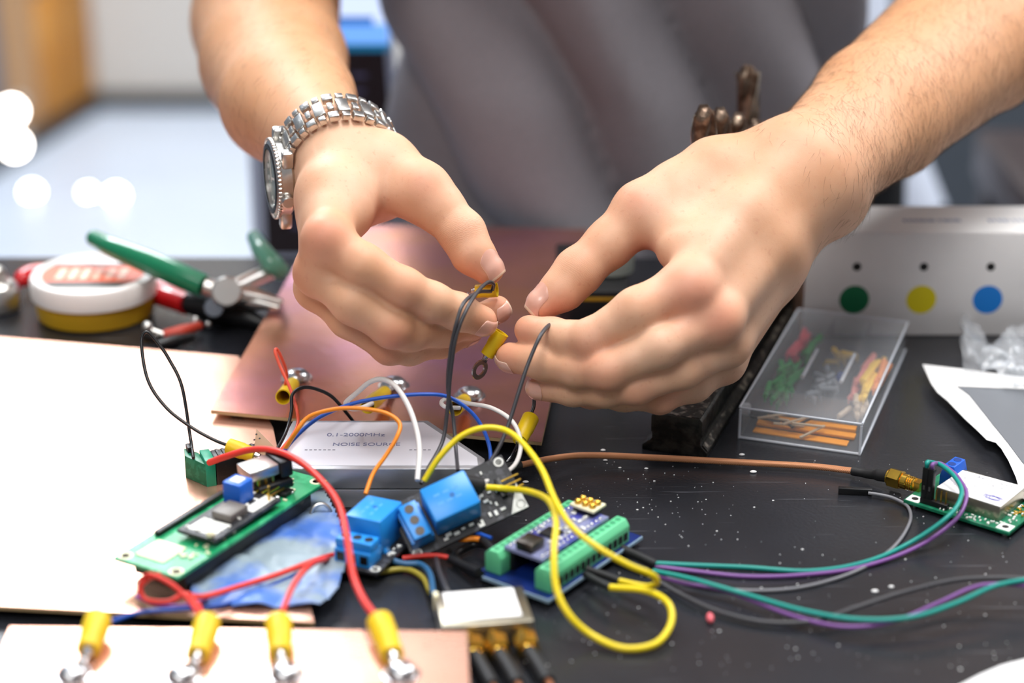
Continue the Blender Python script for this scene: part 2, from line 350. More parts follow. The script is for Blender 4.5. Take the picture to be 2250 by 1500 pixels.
for px, py, lab in ((160, 1488, 'shiny silver screw on the front copper board, leftmost of four'), (400, 1490, 'shiny silver screw on the front copper board, second from the left'), (628, 1486, 'shiny silver screw on the front copper board, third from the left'), (882, 1484, 'shiny silver screw on the front copper board, rightmost of four')):
    screw(T(px, py, 13), (0, 0, 1), lab, 'screws on the front copper board', 5.6, 13)
# ================= cables ===================================================================================
def wire_mesh(b, pts, r, k=8, n=8): b.tube(cat_rom(pts, k), r, n)
def wire(label, pts, mk, r=.7, cat='wire', group='loose hook-up wires', name='hookup_wire', n=8):
    b = B(); wire_mesh(b, pts, r, 8, n); return tag(b.build(name, mk, ang=60), label, cat, group)
def ring_terminal(parent, p0, p1, p2, nrm, r=3.2, fork=False, name='ring_terminal', ro=4.6):
    """yellow-sleeved crimp: sleeve from p0 to p1, metal tongue to a ring centred at p2 with normal nrm"""
    p0, p1, p2 = Vector(p0), Vector(p1), Vector(p2); ax = (p1-p0).normalized(); Ls = (p1-p0).length
    b = B(); n = Vector(nrm); d = (p2-p1); m = basis(p1, d, n)
    Lt = d.length
    b.box(-1, Lt-ro*.8, -1.6, 1.6, -.4, .4, .15, m=m)
    b.cyl(p1-ax*1.5, p1+ax*2, r*.6, r*.35, n=14)
    prof = []
    if not fork:
        mm = m @ Matrix.Translation((Lt, 0, 0)); b.lathe([(ro, -.4), (ro, .4), (ro*.55, .4), (ro*.55, -.4), (ro, -.4)], 26, m=mm)
    else:
        b.box(Lt-ro, Lt+ro, 1.7, 3.9, -.4, .4, .15, m=m); b.box(Lt-ro, Lt+ro, -3.9, -1.7, -.4, .4, .15, m=m); b.box(Lt-ro-2, Lt-ro+1, -3.9, 3.9, -.4, .4, .15, m=m)
    o = b.build(name, 'tin', parent)
    b = B(); ms = basis(p0, ax.orthogonal(), ax)
    b.lathe([(r*1.02, 0), (r, Ls*.5), (r*.92, Ls*.6), (r*.9, Ls), (r*.5, Ls), (r*.5, Ls*.6), (r*.82, Ls*.35), (r*.86, 0), (r*1.02, 0)], 26, m=ms)
    s_ = b.build('insulating_sleeve', 'sleeve', o)
    return o
def lead(label, wires, terms, group=None, cat='wire', name='terminal_lead'):
    """wires: [(pts, material, radius)], terms: [args for ring_terminal]"""
    allp = [Vector(p) for w_ in wires for p in w_[0]] + [Vector(t_[0]) for t_ in terms]
    o = min(allp, key=lambda v: v.z)
    t = thing(name, label, cat, Matrix.Translation(o), group)
    for pts, mk, r in wires:
        b = B(); wire_mesh(b, [Vector(p)-o for p in pts], r); b.build('insulated_wire', mk, t, ang=60)
    for a in terms:
        a = list(a); a[0] = Vector(a[0])-o; a[1] = Vector(a[1])-o; a[2] = Vector(a[2])-o
        kw = a.pop() if isinstance(a[-1], dict) else {}
        ring_terminal(t, *a, **kw)
    return t
U = Vector((0, 0, 1))
# ================= person: implicit-surface body =============================================================
def A3(v): return np.array(v[:], dtype=np.float64)
def HP(px, py, d, rpx): return (A3(D(px, py, d)), rpx*d/4.375)
def cone(p, a, b, ra, rb):
    ba = b-a; h = np.clip(((p-a) @ ba)/max(ba @ ba, 1e-9), 0, 1)
    q = p-a-h[:, None]*ba; return np.sqrt((q*q).sum(1))-(ra+(rb-ra)*h)
def smin(a, b, k):
    h = np.clip(.5+.5*(b-a)/k, 0, 1); return b*(1-h)+a*h-k*h*(1-h)
def chain(p, js, k=3.):
    d = None
    for (a, ra), (b, rb) in zip(js[:-1], js[1:]):
        c = cone(p, a, b, ra, rb); d = c if d is None else smin(d, c, k)
    return d
def blob(p, c, r): q = p-c; return np.sqrt((q*q).sum(1))-r
def surface(f, lo, hi, h, bk=8):
    """blocky narrow-band evaluation + surface nets + Newton projection"""
    lo = np.array(lo, float); n = np.ceil((np.array(hi)-lo)/h/bk).astype(int)*bk
    g = np.full(tuple(n+1), 1e3, np.float32); nb = n//bk
    I = np.stack(np.meshgrid(*[np.arange(k) for k in nb], indexing='ij'), -1).reshape(-1, 3)
    cen = lo+(I+.5)*bk*h; fc = f(cen); rad = bk*h*.9+4
    g4 = np.repeat(np.repeat(np.repeat(fc.reshape(nb), bk, 0), bk, 1), bk, 2); g[:n[0], :n[1], :n[2]] = g4
    near = I[np.abs(fc) < rad]; off = np.stack(np.meshgrid(*[np.arange(bk+1)]*3, indexing='ij'), -1).reshape(-1, 3)
    for s in range(0, len(near), 400):
        idx = (near[s:s+400, None, :]*bk+off[None]).reshape(-1, 3)
        v = f(lo+idx*h); g[idx[:, 0], idx[:, 1], idx[:, 2]] = v
    s = g < 0
    c = sum(s[i:n[0]+i, j:n[1]+j, k:n[2]+k].astype(np.int8) for i in (0, 1) for j in (0, 1) for k in (0, 1))
    act = (c > 0) & (c < 8); vid = -np.ones(act.shape, np.int64); cells = np.argwhere(act); vid[act] = np.arange(len(cells))
    acc = np.zeros((len(cells), 3)); cnt = np.zeros(len(cells))
    for ax in range(3):
        e = np.zeros(3, int); e[ax] = 1; o1, o2 = [k for k in range(3) if k != ax]
        for a in (0, 1):
            for b_ in (0, 1):
                q = cells.copy(); q[:, o1] += a; q[:, o2] += b_
                v0 = g[q[:, 0], q[:, 1], q[:, 2]]; q1 = q+e; v1 = g[q1[:, 0], q1[:, 1], q1[:, 2]]
                m = (v0 < 0) != (v1 < 0); t = np.where(m, v0/np.where(m, v0-v1, 1), 0)
                P = q+e*t[:, None]; acc[m] += P[m]; cnt[m] += 1
    V = lo+acc/cnt[:, None]*h
    faces = []
    for ax in range(3):
        sl0 = [slice(None)]*3; sl1 = [slice(None)]*3; sl0[ax] = slice(0, -1); sl1[ax] = slice(1, None)
        ch = np.argwhere(s[tuple(sl0)] != s[tuple(sl1)]); o1, o2 = (ax+1) % 3, (ax+2) % 3
        ok = (ch[:, o1] > 0) & (ch[:, o2] > 0) & (ch[:, o1] < n[o1]) & (ch[:, o2] < n[o2]); ch = ch[ok]
        ins = s[ch[:, 0], ch[:, 1], ch[:, 2]]
        def cid(d1, d2):
            q = ch.copy(); q[:, o1] += d1; q[:, o2] += d2; return vid[q[:, 0], q[:, 1], q[:, 2]]
        Q = np.stack([cid(-1, -1), cid(0, -1), cid(0, 0), cid(-1, 0)], 1); Q[~ins] = Q[~ins][:, ::-1]; faces.append(Q)
    Fc = np.concatenate(faces); Fc = Fc[(Fc >= 0).all(1)]
    for _ in range(2):
        fv = f(V); e = .4; G = np.stack([f(V+np.eye(3)[i]*e)-f(V-np.eye(3)[i]*e) for i in range(3)], 1)/(2*e)
        V = V-G*np.clip(fv/np.maximum((G*G).sum(1), .35), -.8, .8)[:, None]*.9
        # gentle tangential relaxation
        A = np.zeros_like(V); K = np.zeros(len(V))
        for i in range(4):
            a, b_ = Fc[:, i], Fc[:, (i+1) % 4]
            np.add.at(A, a, V[b_]); np.add.at(A, b_, V[a]); np.add.at(K, a, 1); np.add.at(K, b_, 1)
        V = V*.5+.5*A/np.maximum(K, 1)[:, None]
    fv = f(V); G = np.stack([f(V+np.eye(3)[i]*e)-f(V-np.eye(3)[i]*e) for i in range(3)], 1)/(2*e)
    V = V-G*np.clip(fv/np.maximum((G*G).sum(1), .35), -.6, .6)[:, None]
    return V, Fc, G/np.linalg.norm(G, axis=1)[:, None]
# ---- left of picture: the person's right arm (with the watch) ----
def screen_off(j, dx, dy, dd=0, r=None):
    """a second bone line beside a joint"""
    return j
Ls = A3(Vector((-100, 1266, 430))); Rs = A3(Vector((280, 1266, 430)))
LW = HP(722, 330, .905, 88)
lf = dict(
  rad=[(Ls, 54), HP(592, 38, 1.13, 138), HP(628, 132, 1.05, 122), HP(664, 222, .975, 104), HP(744, 314, .908, 62)],
  uln=[(Ls, 50), HP(568, 52, 1.15, 130), HP(578, 138, 1.06, 128), HP(608, 226, .985, 114), HP(714, 342, .91, 62)],
  palm=[[HP(740, 336, .9, 64), HP(732, 425, .875, 66), HP(722, 535, .848, 52)],
        [HP(726, 352, .905, 60), HP(718, 440, .882, 60), HP(700, 600, .856, 44)],
        [HP(728, 350, .915, 62), HP(715, 470, .895, 56), HP(697, 632, .872, 44)],
        [HP(740, 345, .92, 60), HP(730, 480, .905, 52), HP(715, 640, .888, 40)]],
  th0=[HP(764, 334, .905, 62), HP(842, 368, .9, 72), HP(926, 422, .887, 60)],
  thenar=[[HP(770, 370, .9, 60), HP(800, 440, .893, 48)], [HP(815, 390, .902, 58), HP(842, 432, .902, 44)], [HP(770, 400, .89, 60), HP(768, 470, .875, 46)]],
  thumb=[HP(926, 422, .887, 59), HP(966, 458, .884, 53), HP(1016, 512, .88, 47), HP(1038, 556, .878, 45), HP(1072, 590, .877, 36)],
  index=[HP(722, 535, .848, 52), HP(800, 585, .842, 47), HP(888, 633, .844, 42), HP(950, 663, .85, 41), HP(1008, 685, .858, 39), HP(1058, 705, .866, 34)],
  middle=[HP(700, 600, .856, 44), HP(778, 663, .846, 48), HP(862, 719, .848, 43), HP(902, 727, .857, 42), HP(975, 722, .872, 38), HP(1040, 708, .886, 33), HP(1092, 680, .89, 31)],
  ring=[HP(697, 632, .872, 44), HP(765, 700, .862, 40), HP(856, 763, .864, 35), HP(900, 765, .872, 35), HP(970, 752, .885, 32), HP(1030, 730, .892, 28)],
  pinky=[HP(715, 640, .888, 40), HP(770, 700, .888, 36), HP(840, 750, .892, 32), HP(920, 752, .9, 28), HP(975, 735, .905, 24)],
)
rf = dict(
  rad=[(Rs, 54), HP(2290, -130, 1.09, 158), HP(2100, 50, 1.03, 128), HP(1900, 215, .96, 104), HP(1752, 345, .9, 78)],
  uln=[(Rs, 50), HP(2370, -70, 1.07, 150), HP(2170, 110, 1.01, 128), HP(1960, 275, .95, 108), HP(1800, 415, .892, 76)],
  palm=[[HP(1745, 365, .893, 76), HP(1640, 480, .872, 68), HP(1508, 632, .848, 56)],
        [HP(1780, 395, .893, 74), HP(1690, 540, .872, 64), HP(1572, 700, .85, 50)],
        [HP(1795, 420, .9, 70), HP(1712, 580, .882, 58), HP(1598, 755, .864, 46)],
        [HP(1795, 430, .908, 62), HP(1700, 610, .896, 52), HP(1590, 795, .88, 42)]],
  th0=[HP(1720, 345, .9, 72), HP(1572, 382, .895, 74), HP(1490, 425, .89, 66), HP(1414, 464, .885, 60)],
  thenar=[[HP(1690, 380, .895, 66), HP(1545, 470, .885, 46)], [HP(1600, 400, .897, 60), HP(1490, 465, .892, 44)], [HP(1680, 420, .885, 62), HP(1560, 540, .868, 48)], [HP(1515, 455, .887, 58), HP(1482, 505, .878, 56), HP(1490, 545, .868, 50)]],
  thumb=[HP(1412, 464, .885, 60), HP(1340, 534, .883, 52), HP(1270, 597, .88, 49), HP(1238, 634, .879, 46), HP(1192, 668, .878, 36)],
  index=[HP(1508, 632, .848, 56), HP(1400, 684, .842, 51), HP(1300, 747, .848, 45), HP(1255, 748, .856, 41), HP(1215, 737, .864, 37), HP(1163, 725, .87, 33)],
  middle=[HP(1572, 700, .85, 50), HP(1450, 762, .838, 44), HP(1335, 815, .842, 40), HP(1270, 812, .852, 38), HP(1195, 796, .862, 37), HP(1122, 785, .872, 33)],
  ring=[HP(1598, 755, .864, 46), HP(1500, 812, .85, 40), HP(1398, 850, .848, 36), HP(1330, 858, .856, 35), HP(1260, 858, .864, 32), HP(1185, 853, .872, 27)],
  pinky=[HP(1590, 795, .88, 42), HP(1525, 845, .87, 36), HP(1450, 876, .862, 30), HP(1370, 872, .87, 29), HP(1300, 868, .88, 27), HP(1250, 866, .886, 23)],
)
def make_f(h, extra):
    def f(p):
        arm = smin(chain(p, h['rad'], 8), chain(p, h['uln'], 8), 24)
        pm = None
        for c in h['palm']:
            d = chain(p, c, 6); pm = d if pm is None else smin(pm, d, 9)
        for c in h['thenar']: pm = smin(pm, chain(p, c, 6), 12)
        pm = smin(pm, chain(p, h['th0'], 8), 10)
        pm = smin(pm, arm, 14)
        fg = None
        for k in ('index', 'middle', 'ring', 'pinky'):
            js = h[k]; d = chain(p, js, 4)
            for (c, r), w_ in (((js[0]), .97), ((js[2]), .92)): d = smin(d, blob(p, c, r*w_), 3)
            fg = d if fg is None else smin(fg, d, 2.4)
        a = smin(pm, fg, 6)
        tj = h['thumb']; t_ = chain(p, tj, 4)
        t_ = smin(t_, blob(p, tj[0][0], tj[0][1]*.97), 4); t_ = smin(t_, blob(p, tj[2][0], tj[2][1]*.97), 4)
        b = smin(pm, t_, 7)
        r = np.minimum(a, b)
        for c, rr, k in extra: r = smin(r, blob(p, c, rr), k)
        return r
    return f
def knuckle(px, py, d, r, k=6): c, rr = HP(px, py, d, r); return (c, rr, k)
f_left = make_f(lf, [knuckle(714, 518, .842, 32, 10), knuckle(690, 596, .852, 24, 10)])
f_right = make_f(rf, [knuckle(1522, 640, .843, 40, 10), knuckle(1583, 706, .846, 32, 10), knuckle(1835, 455, .905, 52, 14)])
def nlerp(a, b, t): return a+(b-a)*t
def crease_of(V, spots):
    c = np.zeros(len(V)); ph = np.zeros(len(V))
    for (a, b, wd) in spots:       # centre a, axis towards b
        ax = (b-a)/np.linalg.norm(b-a); q = V-a; s = q @ ax; w_ = np.exp(-(s/wd)**2)*np.exp(-((q*q).sum(1)-s*s)/(13.**2)); up = w_ > c
        c = np.maximum(c, w_); ph[up] = s[up]
    return c, ph
body_parts = []
def tan_of(V, h):
    w0 = h['rad'][-1][0]; e0 = h['rad'][1][0]; a = (e0-w0)/np.linalg.norm(e0-w0); return np.clip(((V-w0) @ a+8)/55, 0, 1)
def arm_mesh(f, h, lo, hi, step, flush, creases):
    V, Fc, Nn = surface(f, lo, hi, step)
    fl = np.zeros(len(V))
    for c, r, a in flush: fl = np.maximum(fl, a*np.exp(-(((V-c)**2).sum(1))/(r*r)))
    c, ph = crease_of(V, creases)
    body_parts.append((V, Fc, fl, c, ph, tan_of(V, h))); return V, Fc, Nn
def J(h, k, i): return h[k][i][0]
def bounds(h, pad=8, zmax=None):
    P = np.array([np.concatenate([c-r, c+r]) for key in h for c, r in (sum(h[key], []) if key in ('palm', 'thenar') else h[key])])
    return P[:, :3].min(0)-pad, P[:, 3:].max(0)+pad
fl_l = [(A3(D(705, 510, .835)), 13, 1), (A3(D(672, 590, .85)), 9, .6), (A3(D(862, 745, .84)), 8, .9), (A3(D(892, 640, .838)), 9, .4), (A3(D(935, 390, .87)), 11, .6), (A3(D(1055, 610, .872)), 11, .9), (A3(D(1080, 715, .864)), 9, .8), (A3(D(1105, 670, .885)), 8, .8), (A3(D(820, 480, .88)), 9, .7), (A3(D(845, 795, .86)), 7, .6), (A3(D(1035, 500, .87)), 8, .3)]
fl_r = [(A3(D(1525, 650, .835)), 15, 1), (A3(D(1580, 705, .838)), 11, 1), (A3(D(1395, 430, .87)), 10, .7), (A3(D(1215, 695, .872)), 12, 1), (A3(D(1300, 775, .84)), 11, .7), (A3(D(1330, 835, .838)), 10, .8), (A3(D(1400, 865, .845)), 9, .8), (A3(D(1150, 725, .865)), 8, .8), (A3(D(1115, 790, .868)), 9, .8), (A3(D(1455, 885, .86)), 8, .8), (A3(D(1420, 545, .88)), 9, .9), (A3(D(1270, 550, .872)), 8, .4), (A3(D(1180, 860, .87)), 9, .7)]
def cr(h):
    out = []
    for k in ('index', 'middle', 'ring'): out += [(J(h, k, 2), J(h, k, 3), 5.5), (J(h, k, 4), J(h, k, 5), 3)]
    out.append((J(h, 'thumb', 2), J(h, 'thumb', 3), 7)); return out
STEP = 1.35
lo, hi = bounds(lf); VL, FL, NL = arm_mesh(f_left, lf, lo, hi, STEP, fl_l, cr(lf))
lo, hi = bounds(rf); VR, FR, NR = arm_mesh(f_right, rf, lo, hi, STEP, fl_r, cr(rf))
# torso, neck and shoulders under the shirt
tc_ = np.array([50., 1245, 0])
def f_torso(p):
    q = (p-np.array([68., 1245, 150]))/np.array([112., 62, 520]); d = (np.sqrt((q*q).sum(1))-1)*80
    d = smin(d, cone(p, Ls, Rs, 62, 62), 40); d = smin(d, cone(p, np.array([50., 1262, 430]), np.array([50., 1235, 545]), 58, 52), 30)
    return d
Vt, Ft, _ = surface(f_torso, (-260, 1120, -400), (360, 1370, 640), 9)
body_parts.append((Vt, Ft, np.zeros(len(Vt)), np.zeros(len(Vt)), np.zeros(len(Vt)), np.ones(len(Vt))))
Vh = []; o_ = 0; Fh = []; fa = []; ca = []; pa = []; ta = []
for V, Fc, fl, c, ph, tn in body_parts:
    Vh.append(V); Fh.append(Fc+o_); o_ += len(V); fa.append(fl); ca.append(c); pa.append(ph); ta.append(tn)
Vh = np.concatenate(Vh); Fh = np.concatenate(Fh)
person = thing('person', 'person in a grey t-shirt joining small wires with both hands', 'person', Matrix.Translation((50, 1245, -900)))
PO = np.array([50., 1245, -900])
me = bpy.data.meshes.new('body'); me.vertices.add(len(Vh)); me.vertices.foreach_set('co', ((Vh-PO)*.001).astype(np.float32).ravel())
me.loops.add(Fh.size); me.polygons.add(len(Fh)); me.loops.foreach_set('vertex_index', Fh.ravel().astype(np.int32))
me.polygons.foreach_set('loop_start', np.arange(0, Fh.size, 4, dtype=np.int32)); me.polygons.foreach_set('loop_total', np.full(len(Fh), 4, np.int32))
me.update(calc_edges=True); me.validate(); me.polygons.foreach_set('use_smooth', [True]*len(me.polygons))
for nm, dt in (('flush', fa), ('crease', ca), ('phase', pa), ('tan', ta)):
    at = me.attributes.new(nm, 'FLOAT', 'POINT'); at.data.foreach_set('value', np.concatenate(dt).astype(np.float32))
# skin
sk = bpy.data.materials.new('skin'); sk.use_nodes = True; nt = sk.node_tree; N = nt.nodes; Lk = nt.links; pb = N['Principled BSDF']
pb.inputs['Roughness'].default_value = .54; pb.inputs['Specular IOR Level'].default_value = .45
pb.inputs['Subsurface Weight'].default_value = .22; pb.inputs['Subsurface Radius'].default_value = (1, .32, .18); pb.inputs['Subsurface Scale'].default_value = .005
tc = N.new('ShaderNodeTexCoord')
def noise(scale, det=3, rough=.5, vec=None):
    n = N.new('ShaderNodeTexNoise'); n.inputs['Scale'].default_value = scale; n.inputs['Detail'].default_value = det; n.inputs['Roughness'].default_value = rough; Lk.new(vec or tc.outputs['Object'], n.inputs['Vector']); return n.outputs['Fac']
def attr(n_): a = N.new('ShaderNodeAttribute'); a.attribute_name = n_; return a.outputs['Fac']
def mth(op, a, b_=None):
    m_ = N.new('ShaderNodeMath'); m_.operation = op
    for i, x in enumerate((a, b_)):
        if x is None: continue
        if isinstance(x, (int, float)): m_.inputs[i].default_value = x
        else: Lk.new(x, m_.inputs[i])
    return m_.outputs[0]
def mixn(a, b_, fac):
    mx = N.new('ShaderNodeMix'); mx.data_type = 'RGBA'
    for i, x in ((6, a), (7, b_)):
        if isinstance(x, str): mx.inputs[i].default_value = S(x)
        else: Lk.new(x, mx.inputs[i])
    if isinstance(fac, float): mx.inputs[0].default_value = fac
    else: Lk.new(fac, mx.inputs[0])
    return mx.outputs[2]
def rng_(x, a, b_, c_=0., d_=1.):
    r = N.new('ShaderNodeMapRange'); Lk.new(x, r.inputs[0])
    for i, v in enumerate((a, b_, c_, d_)): r.inputs[i+1].default_value = v
    return r.outputs[0]
col = mixn('#d8a584', '#e2b698', rng_(noise(35), .35, .65))
col = mixn(col, '#c68a5c', mth('MULTIPLY', rng_(noise(12), .42, .62), .35))
col = mixn(col, '#c98d5a', mth('MULTIPLY', attr('tan'), .55))
col = mixn(col, '#d0715c', mth('MULTIPLY', attr('flush'), .46))
col = mixn(col, '#c98d72', mth('MULTIPLY', rng_(noise(420, 2), .62, .75), .4))
Lk.new(col, pb.inputs['Base Color'])
vor = N.new('ShaderNodeTexVoronoi'); vor.inputs['Scale'].default_value = 1500; vor.feature = 'DISTANCE_TO_EDGE'; Lk.new(tc.outputs['Object'], vor.inputs['Vector'])
fine = mth('MULTIPLY', rng_(vor.outputs['Distance'], 0, .12), .05)
wob = mth('ADD', mth('MULTIPLY', attr('phase'), 4.2), mth('MULTIPLY', noise(190, 4, .6), 16.))
wr = mth('MULTIPLY', mth('MULTIPLY', mth('ABSOLUTE', mth('SINE', wob)), -1.0), attr('crease'))
hgt = mth('ADD', mth('ADD', mth('MULTIPLY', wr, -.32), fine), mth('MULTIPLY', noise(180, 4), .5))
bp = N.new('ShaderNodeBump'); bp.inputs['Strength'].default_value = .4; bp.inputs['Distance'].default_value = .0006; Lk.new(hgt, bp.inputs['Height']); Lk.new(bp.outputs['Normal'], pb.inputs['Normal'])
me.materials.append(sk)
bo = bpy.data.objects.new('body', me); COL.objects.link(bo); bo.parent = person
POv = Vector(PO)
# fingernails : small curved plates projected on the skin
def grad(f, p, e=.3): return np.stack([f(p+np.eye(3)[i]*e)-f(p-np.eye(3)[i]*e) for i in range(3)], 1)/(2*e)
def nail(f, base, tip, nrm, wd, ln, over=.8):
    """base joint, tip joint, outward direction, width, length"""
    ax = (tip-base)/np.linalg.norm(tip-base); n_ = nrm-ax*(nrm @ ax); n_ /= np.linalg.norm(n_); sd = np.cross(ax, n_)
    nu, nv = 12, 14; vs = []; mats = []
    for i in range(nv):
        v = i/(nv-1); 
        for j in range(nu+1):
            u = j/nu*2-1
            hw = wd/2*(1-max(0, (.22-v)/.22)**2*.5)*(1-max(0, (v-.88)/.12)**2*.08)
            vv = v*ln-ln*.42-(abs(u)**2)*(.9 if v > .5 else -.0)*max(0, v-.5)*1.6+(abs(u)**2)*1.2*max(0, .35-v)
            vs.append(tip+ax*vv+sd*u*hw+n_*6)
    P = np.array(vs)
    for _ in range(10):
        fv = f(P); P = P-np.outer(np.clip(fv-.25, -2, 2), n_)*.8
    edge = (P-tip) @ ax
    i_ = np.arange(nv*(nu+1)); u = (i_ % (nu+1))/nu*2-1; v = (i_//(nu+1))/(nv-1)
    lift = .22*(1-np.abs(u)**4)-.05
    P = P+np.outer(lift, n_)
    # the free edge keeps its own curvature instead of following the pulp
    for j in range(nu+1):
        for i in range(nv-2, nv):
            q0 = P[(nv-3)*(nu+1)+j]; q1 = P[(nv-4)*(nu+1)+j]; P[i*(nu+1)+j] = q0+(q0-q1)*(i-(nv-3))*.95
    b = B(); vv = [Vector(x)-POv for x in P]; fs = []
    for i in range(nv-1):
        for j in range(nu): a = i*(nu+1)+j; fs.append((a, a+1, a+nu+2, a+nu+1))
    lowr = [x-Vector(n_)*.28 for x in vv]; K = len(vv); vv2 = vv+lowr
    b.add(vv2, [f_ for f_ in fs if f_[0]//(nu+1) < nv-2]+[tuple(x+K for x in f_[::-1]) for f_ in fs]); b.cur = 1
    b2 = [f_ for f_ in fs if f_[0]//(nu+1) >= nv-2]; b.f += [list(f_) for f_ in b2]; b.mi += [1]*len(b2)
    rim = [j for j in range(nu+1)]+[i*(nu+1)+nu for i in range(1, nv)]+[(nv-1)*(nu+1)+j for j in range(nu-1, -1, -1)]+[i*(nu+1) for i in range(nv-2, 0, -1)]
    for k in range(len(rim)): a, c = rim[k], rim[(k+1) % len(rim)]; b.f.append([c, a, a+K, c+K]); b.mi.append(1 if k > nu and k < 2*nu+nv else 0)
    return b.build('fingernail', ['nail', 'nail_tip'], person, ang=70)
cb_, cu_, cr_ = A3(CB), A3(CU), A3(CR)
nail(f_left, J(lf, 'thumb', 3), J(lf, 'thumb', 4)+A3(D(0, 0, 1)-D(0, 0, 1)), cb_*1.0+cr_*.5+cu_*.35, 10.5, 12)
nail(f_left, J(lf, 'index', 4), J(lf, 'index', 5), cb_*.9-cu_*.55, 9, 10)
nail(f_left, J(lf, 'middle', 5), J(lf, 'middle', 6), cb_*.75-cu_*.5+cr_*.4, 8.5, 9)
nail(f_left, J(lf, 'ring', 4), J(lf, 'ring', 5), -cu_+cb_*.2, 8, 9)
nail(f_left, J(lf, 'pinky', 3), J(lf, 'pinky', 4), -cu_, 7, 8)
nail(f_right, J(rf, 'thumb', 3), J(rf, 'thumb', 4), cb_*.75-cr_*.6+cu_*.55, 11, 13)
nail(f_right, J(rf, 'index', 4), J(rf, 'index', 5), -cb_*.8-cu_*.6, 8.5, 9)
nail(f_right, J(rf, 'middle', 4), J(rf, 'middle', 5), cb_*.6-cu_*.9, 9, 10)
nail(f_right, J(rf, 'ring', 4), J(rf, 'ring', 5), cb_*.8-cu_*.3, 8.5, 10)
nail(f_right, J(rf, 'pinky', 4), J(rf, 'pinky', 5), -cu_, 7, 8)
# arm hair
def hair(V, Nn, prob, n, dirn, ln, r=.05, lift=.35, seed=1, lean=None):
    rg = np.random.RandomState(seed); pr = prob(V); pr = pr/pr.sum(); idx = rg.choice(len(V), n, p=pr)
    vs = []; fs = []
    for i in idx:
        p = V[i]+rg.normal(0, .5, 3); nn = Nn[i]; p = V[i]
        d = dirn+rg.normal(0, .33, 3); d = d-nn*(d @ nn); d /= np.linalg.norm(d)+1e-9
        L_ = ln*rg.uniform(.5, 1.2); lf_ = lift*rg.uniform(.3, 1.5); o = len(vs)
        sd = np.cross(d, nn); cu2 = sd*rg.normal(0, .25)
        for k in range(5):
            t = k/4; c = p+nn*(lf_*L_*t*(1-.42*t)+.02)+(d+cu2*t)*L_*t; rr = r*(1-.8*t)
            for a in range(3): an = a*2.094; vs.append(c+(nn*math.cos(an)+sd*math.sin(an))*rr)
        for k in range(4):
            for a in range(3): fs.append((o+k*3+a, o+k*3+(a+1) % 3, o+k*3+3+(a+1) % 3, o+k*3+3+a))
    b = B(); b.v = [Vector(x)-POv for x in vs]; b.f = [list(x) for x in fs]; b.mi = [0]*len(fs)
    return b.build('arm_hair', 'hair', person, ang=180, kind='stuff')
wr_ = J(rf, 'rad', 4); el = J(rf, 'rad', 1); axr = (el-wr_)/np.linalg.norm(el-wr_)
def pr_right(V):
    s = (V-wr_) @ axr; p = np.clip((s+6)/26, 0, 1)*(s < 190)
    p += .25*np.clip((s+34)/30, 0, 1)*(((V-A3(D(1810, 480, .9)))**2).sum(1) < 60**2)
    return np.maximum(p, 0)+1e-9*(s > 0)
hair(VR, NR, pr_right, 6500, -axr*.55-cu_*.85+cr_*.1, 8, r=.04, lift=.22, seed=2)
wl_ = J(lf, 'rad', 4); el2 = J(lf, 'rad', 1); axl = (el2-wl_)/np.linalg.norm(el2-wl_)
hair(VL, NL, lambda V: np.clip((((V-wl_) @ axl)-18)/30, 0, 1)*(((V-wl_) @ axl) < 190)+1e-12, 900, -axl*.6-cu_*.6-cr_*.4, 8, r=.045, lift=.15, seed=3)
# ---- t-shirt ----
def shirt():
    b = B(); nx, nz = 220, 200; vs = []; fs = []
    from mathutils import noise as mn
    for k in range(nz+1):
        z = -330+k/nz*820
        for i in range(nx):
            th = 2*PI*i/nx; cz = max(0, (z-380)/110); ex = 146+22*cz-8*math.exp(-((z-60)/120)**2); ey = 92-10*cz
            x = 68+ex*math.cos(th)*(abs(math.cos(th))**-.12 if abs(math.cos(th)) > .05 else 1); y = 1224+ey*math.sin(th)
            y += -.06*(z-100)*0+max(0, z)*.02
            q = Vector((x*.004, y*.003, z*.004)); wv = mn.noise(q*1.1)*1.0+mn.noise(q*3)*.3
            u = (x*.72+z*.62)/52.+wv
            fold = (abs(math.sin(u*2.5))**.75)*25+math.sin(u*4.7+2*wv)*2.6
            front = max(0, -math.sin(th))**.4 if math.sin(th) < 0 else 0
            am = fold*(.25+.75*front)
            nrm = Vector((math.cos(th)/ex, math.sin(th)/ey, 0)).normalized()
            vs.append(Vector((x, y, z))+nrm*(am-4))
        if k:
            for i in range(nx): a = (k-1)*nx+i; c = (k-1)*nx+(i+1) % nx; fs.append((a, c, c+nx, a+nx))
    return [v-POv for v in vs], fs
vs, fs = shirt(); b = B(); b.add(vs, fs)
def sleeve(sh, el_, r0, r1, t_end):
    p0 = Vector(sh); p1 = Vector(el_); e = p0+(p1-p0)*t_end; n0 = []
    pts = [p0+(p1-p0)*(k/10*t_end) for k in range(11)]
    rr = [r0+(r1-r0)*k/10+math.sin(k*2.1)*1.5 for k in range(11)]
    b.tube([p-POv for p in pts], rr, 36, caps=False)
    b.tube([p-POv for p in pts[::-1]], [x-2 for x in rr[::-1]], 36, caps=False)
sleeve(Ls, J(lf, 'rad', 1), 74, 58, .86); sleeve(Rs, J(rf, 'rad', 1), 72, 60, .62)
fab = mat('jersey_fabric', '#7d7a80', .9, var=.12, vscale=900, bump=.35, bscale=1500)
so = b.build('t_shirt', fab, person, ang=180, label='crumpled dark grey t-shirt')
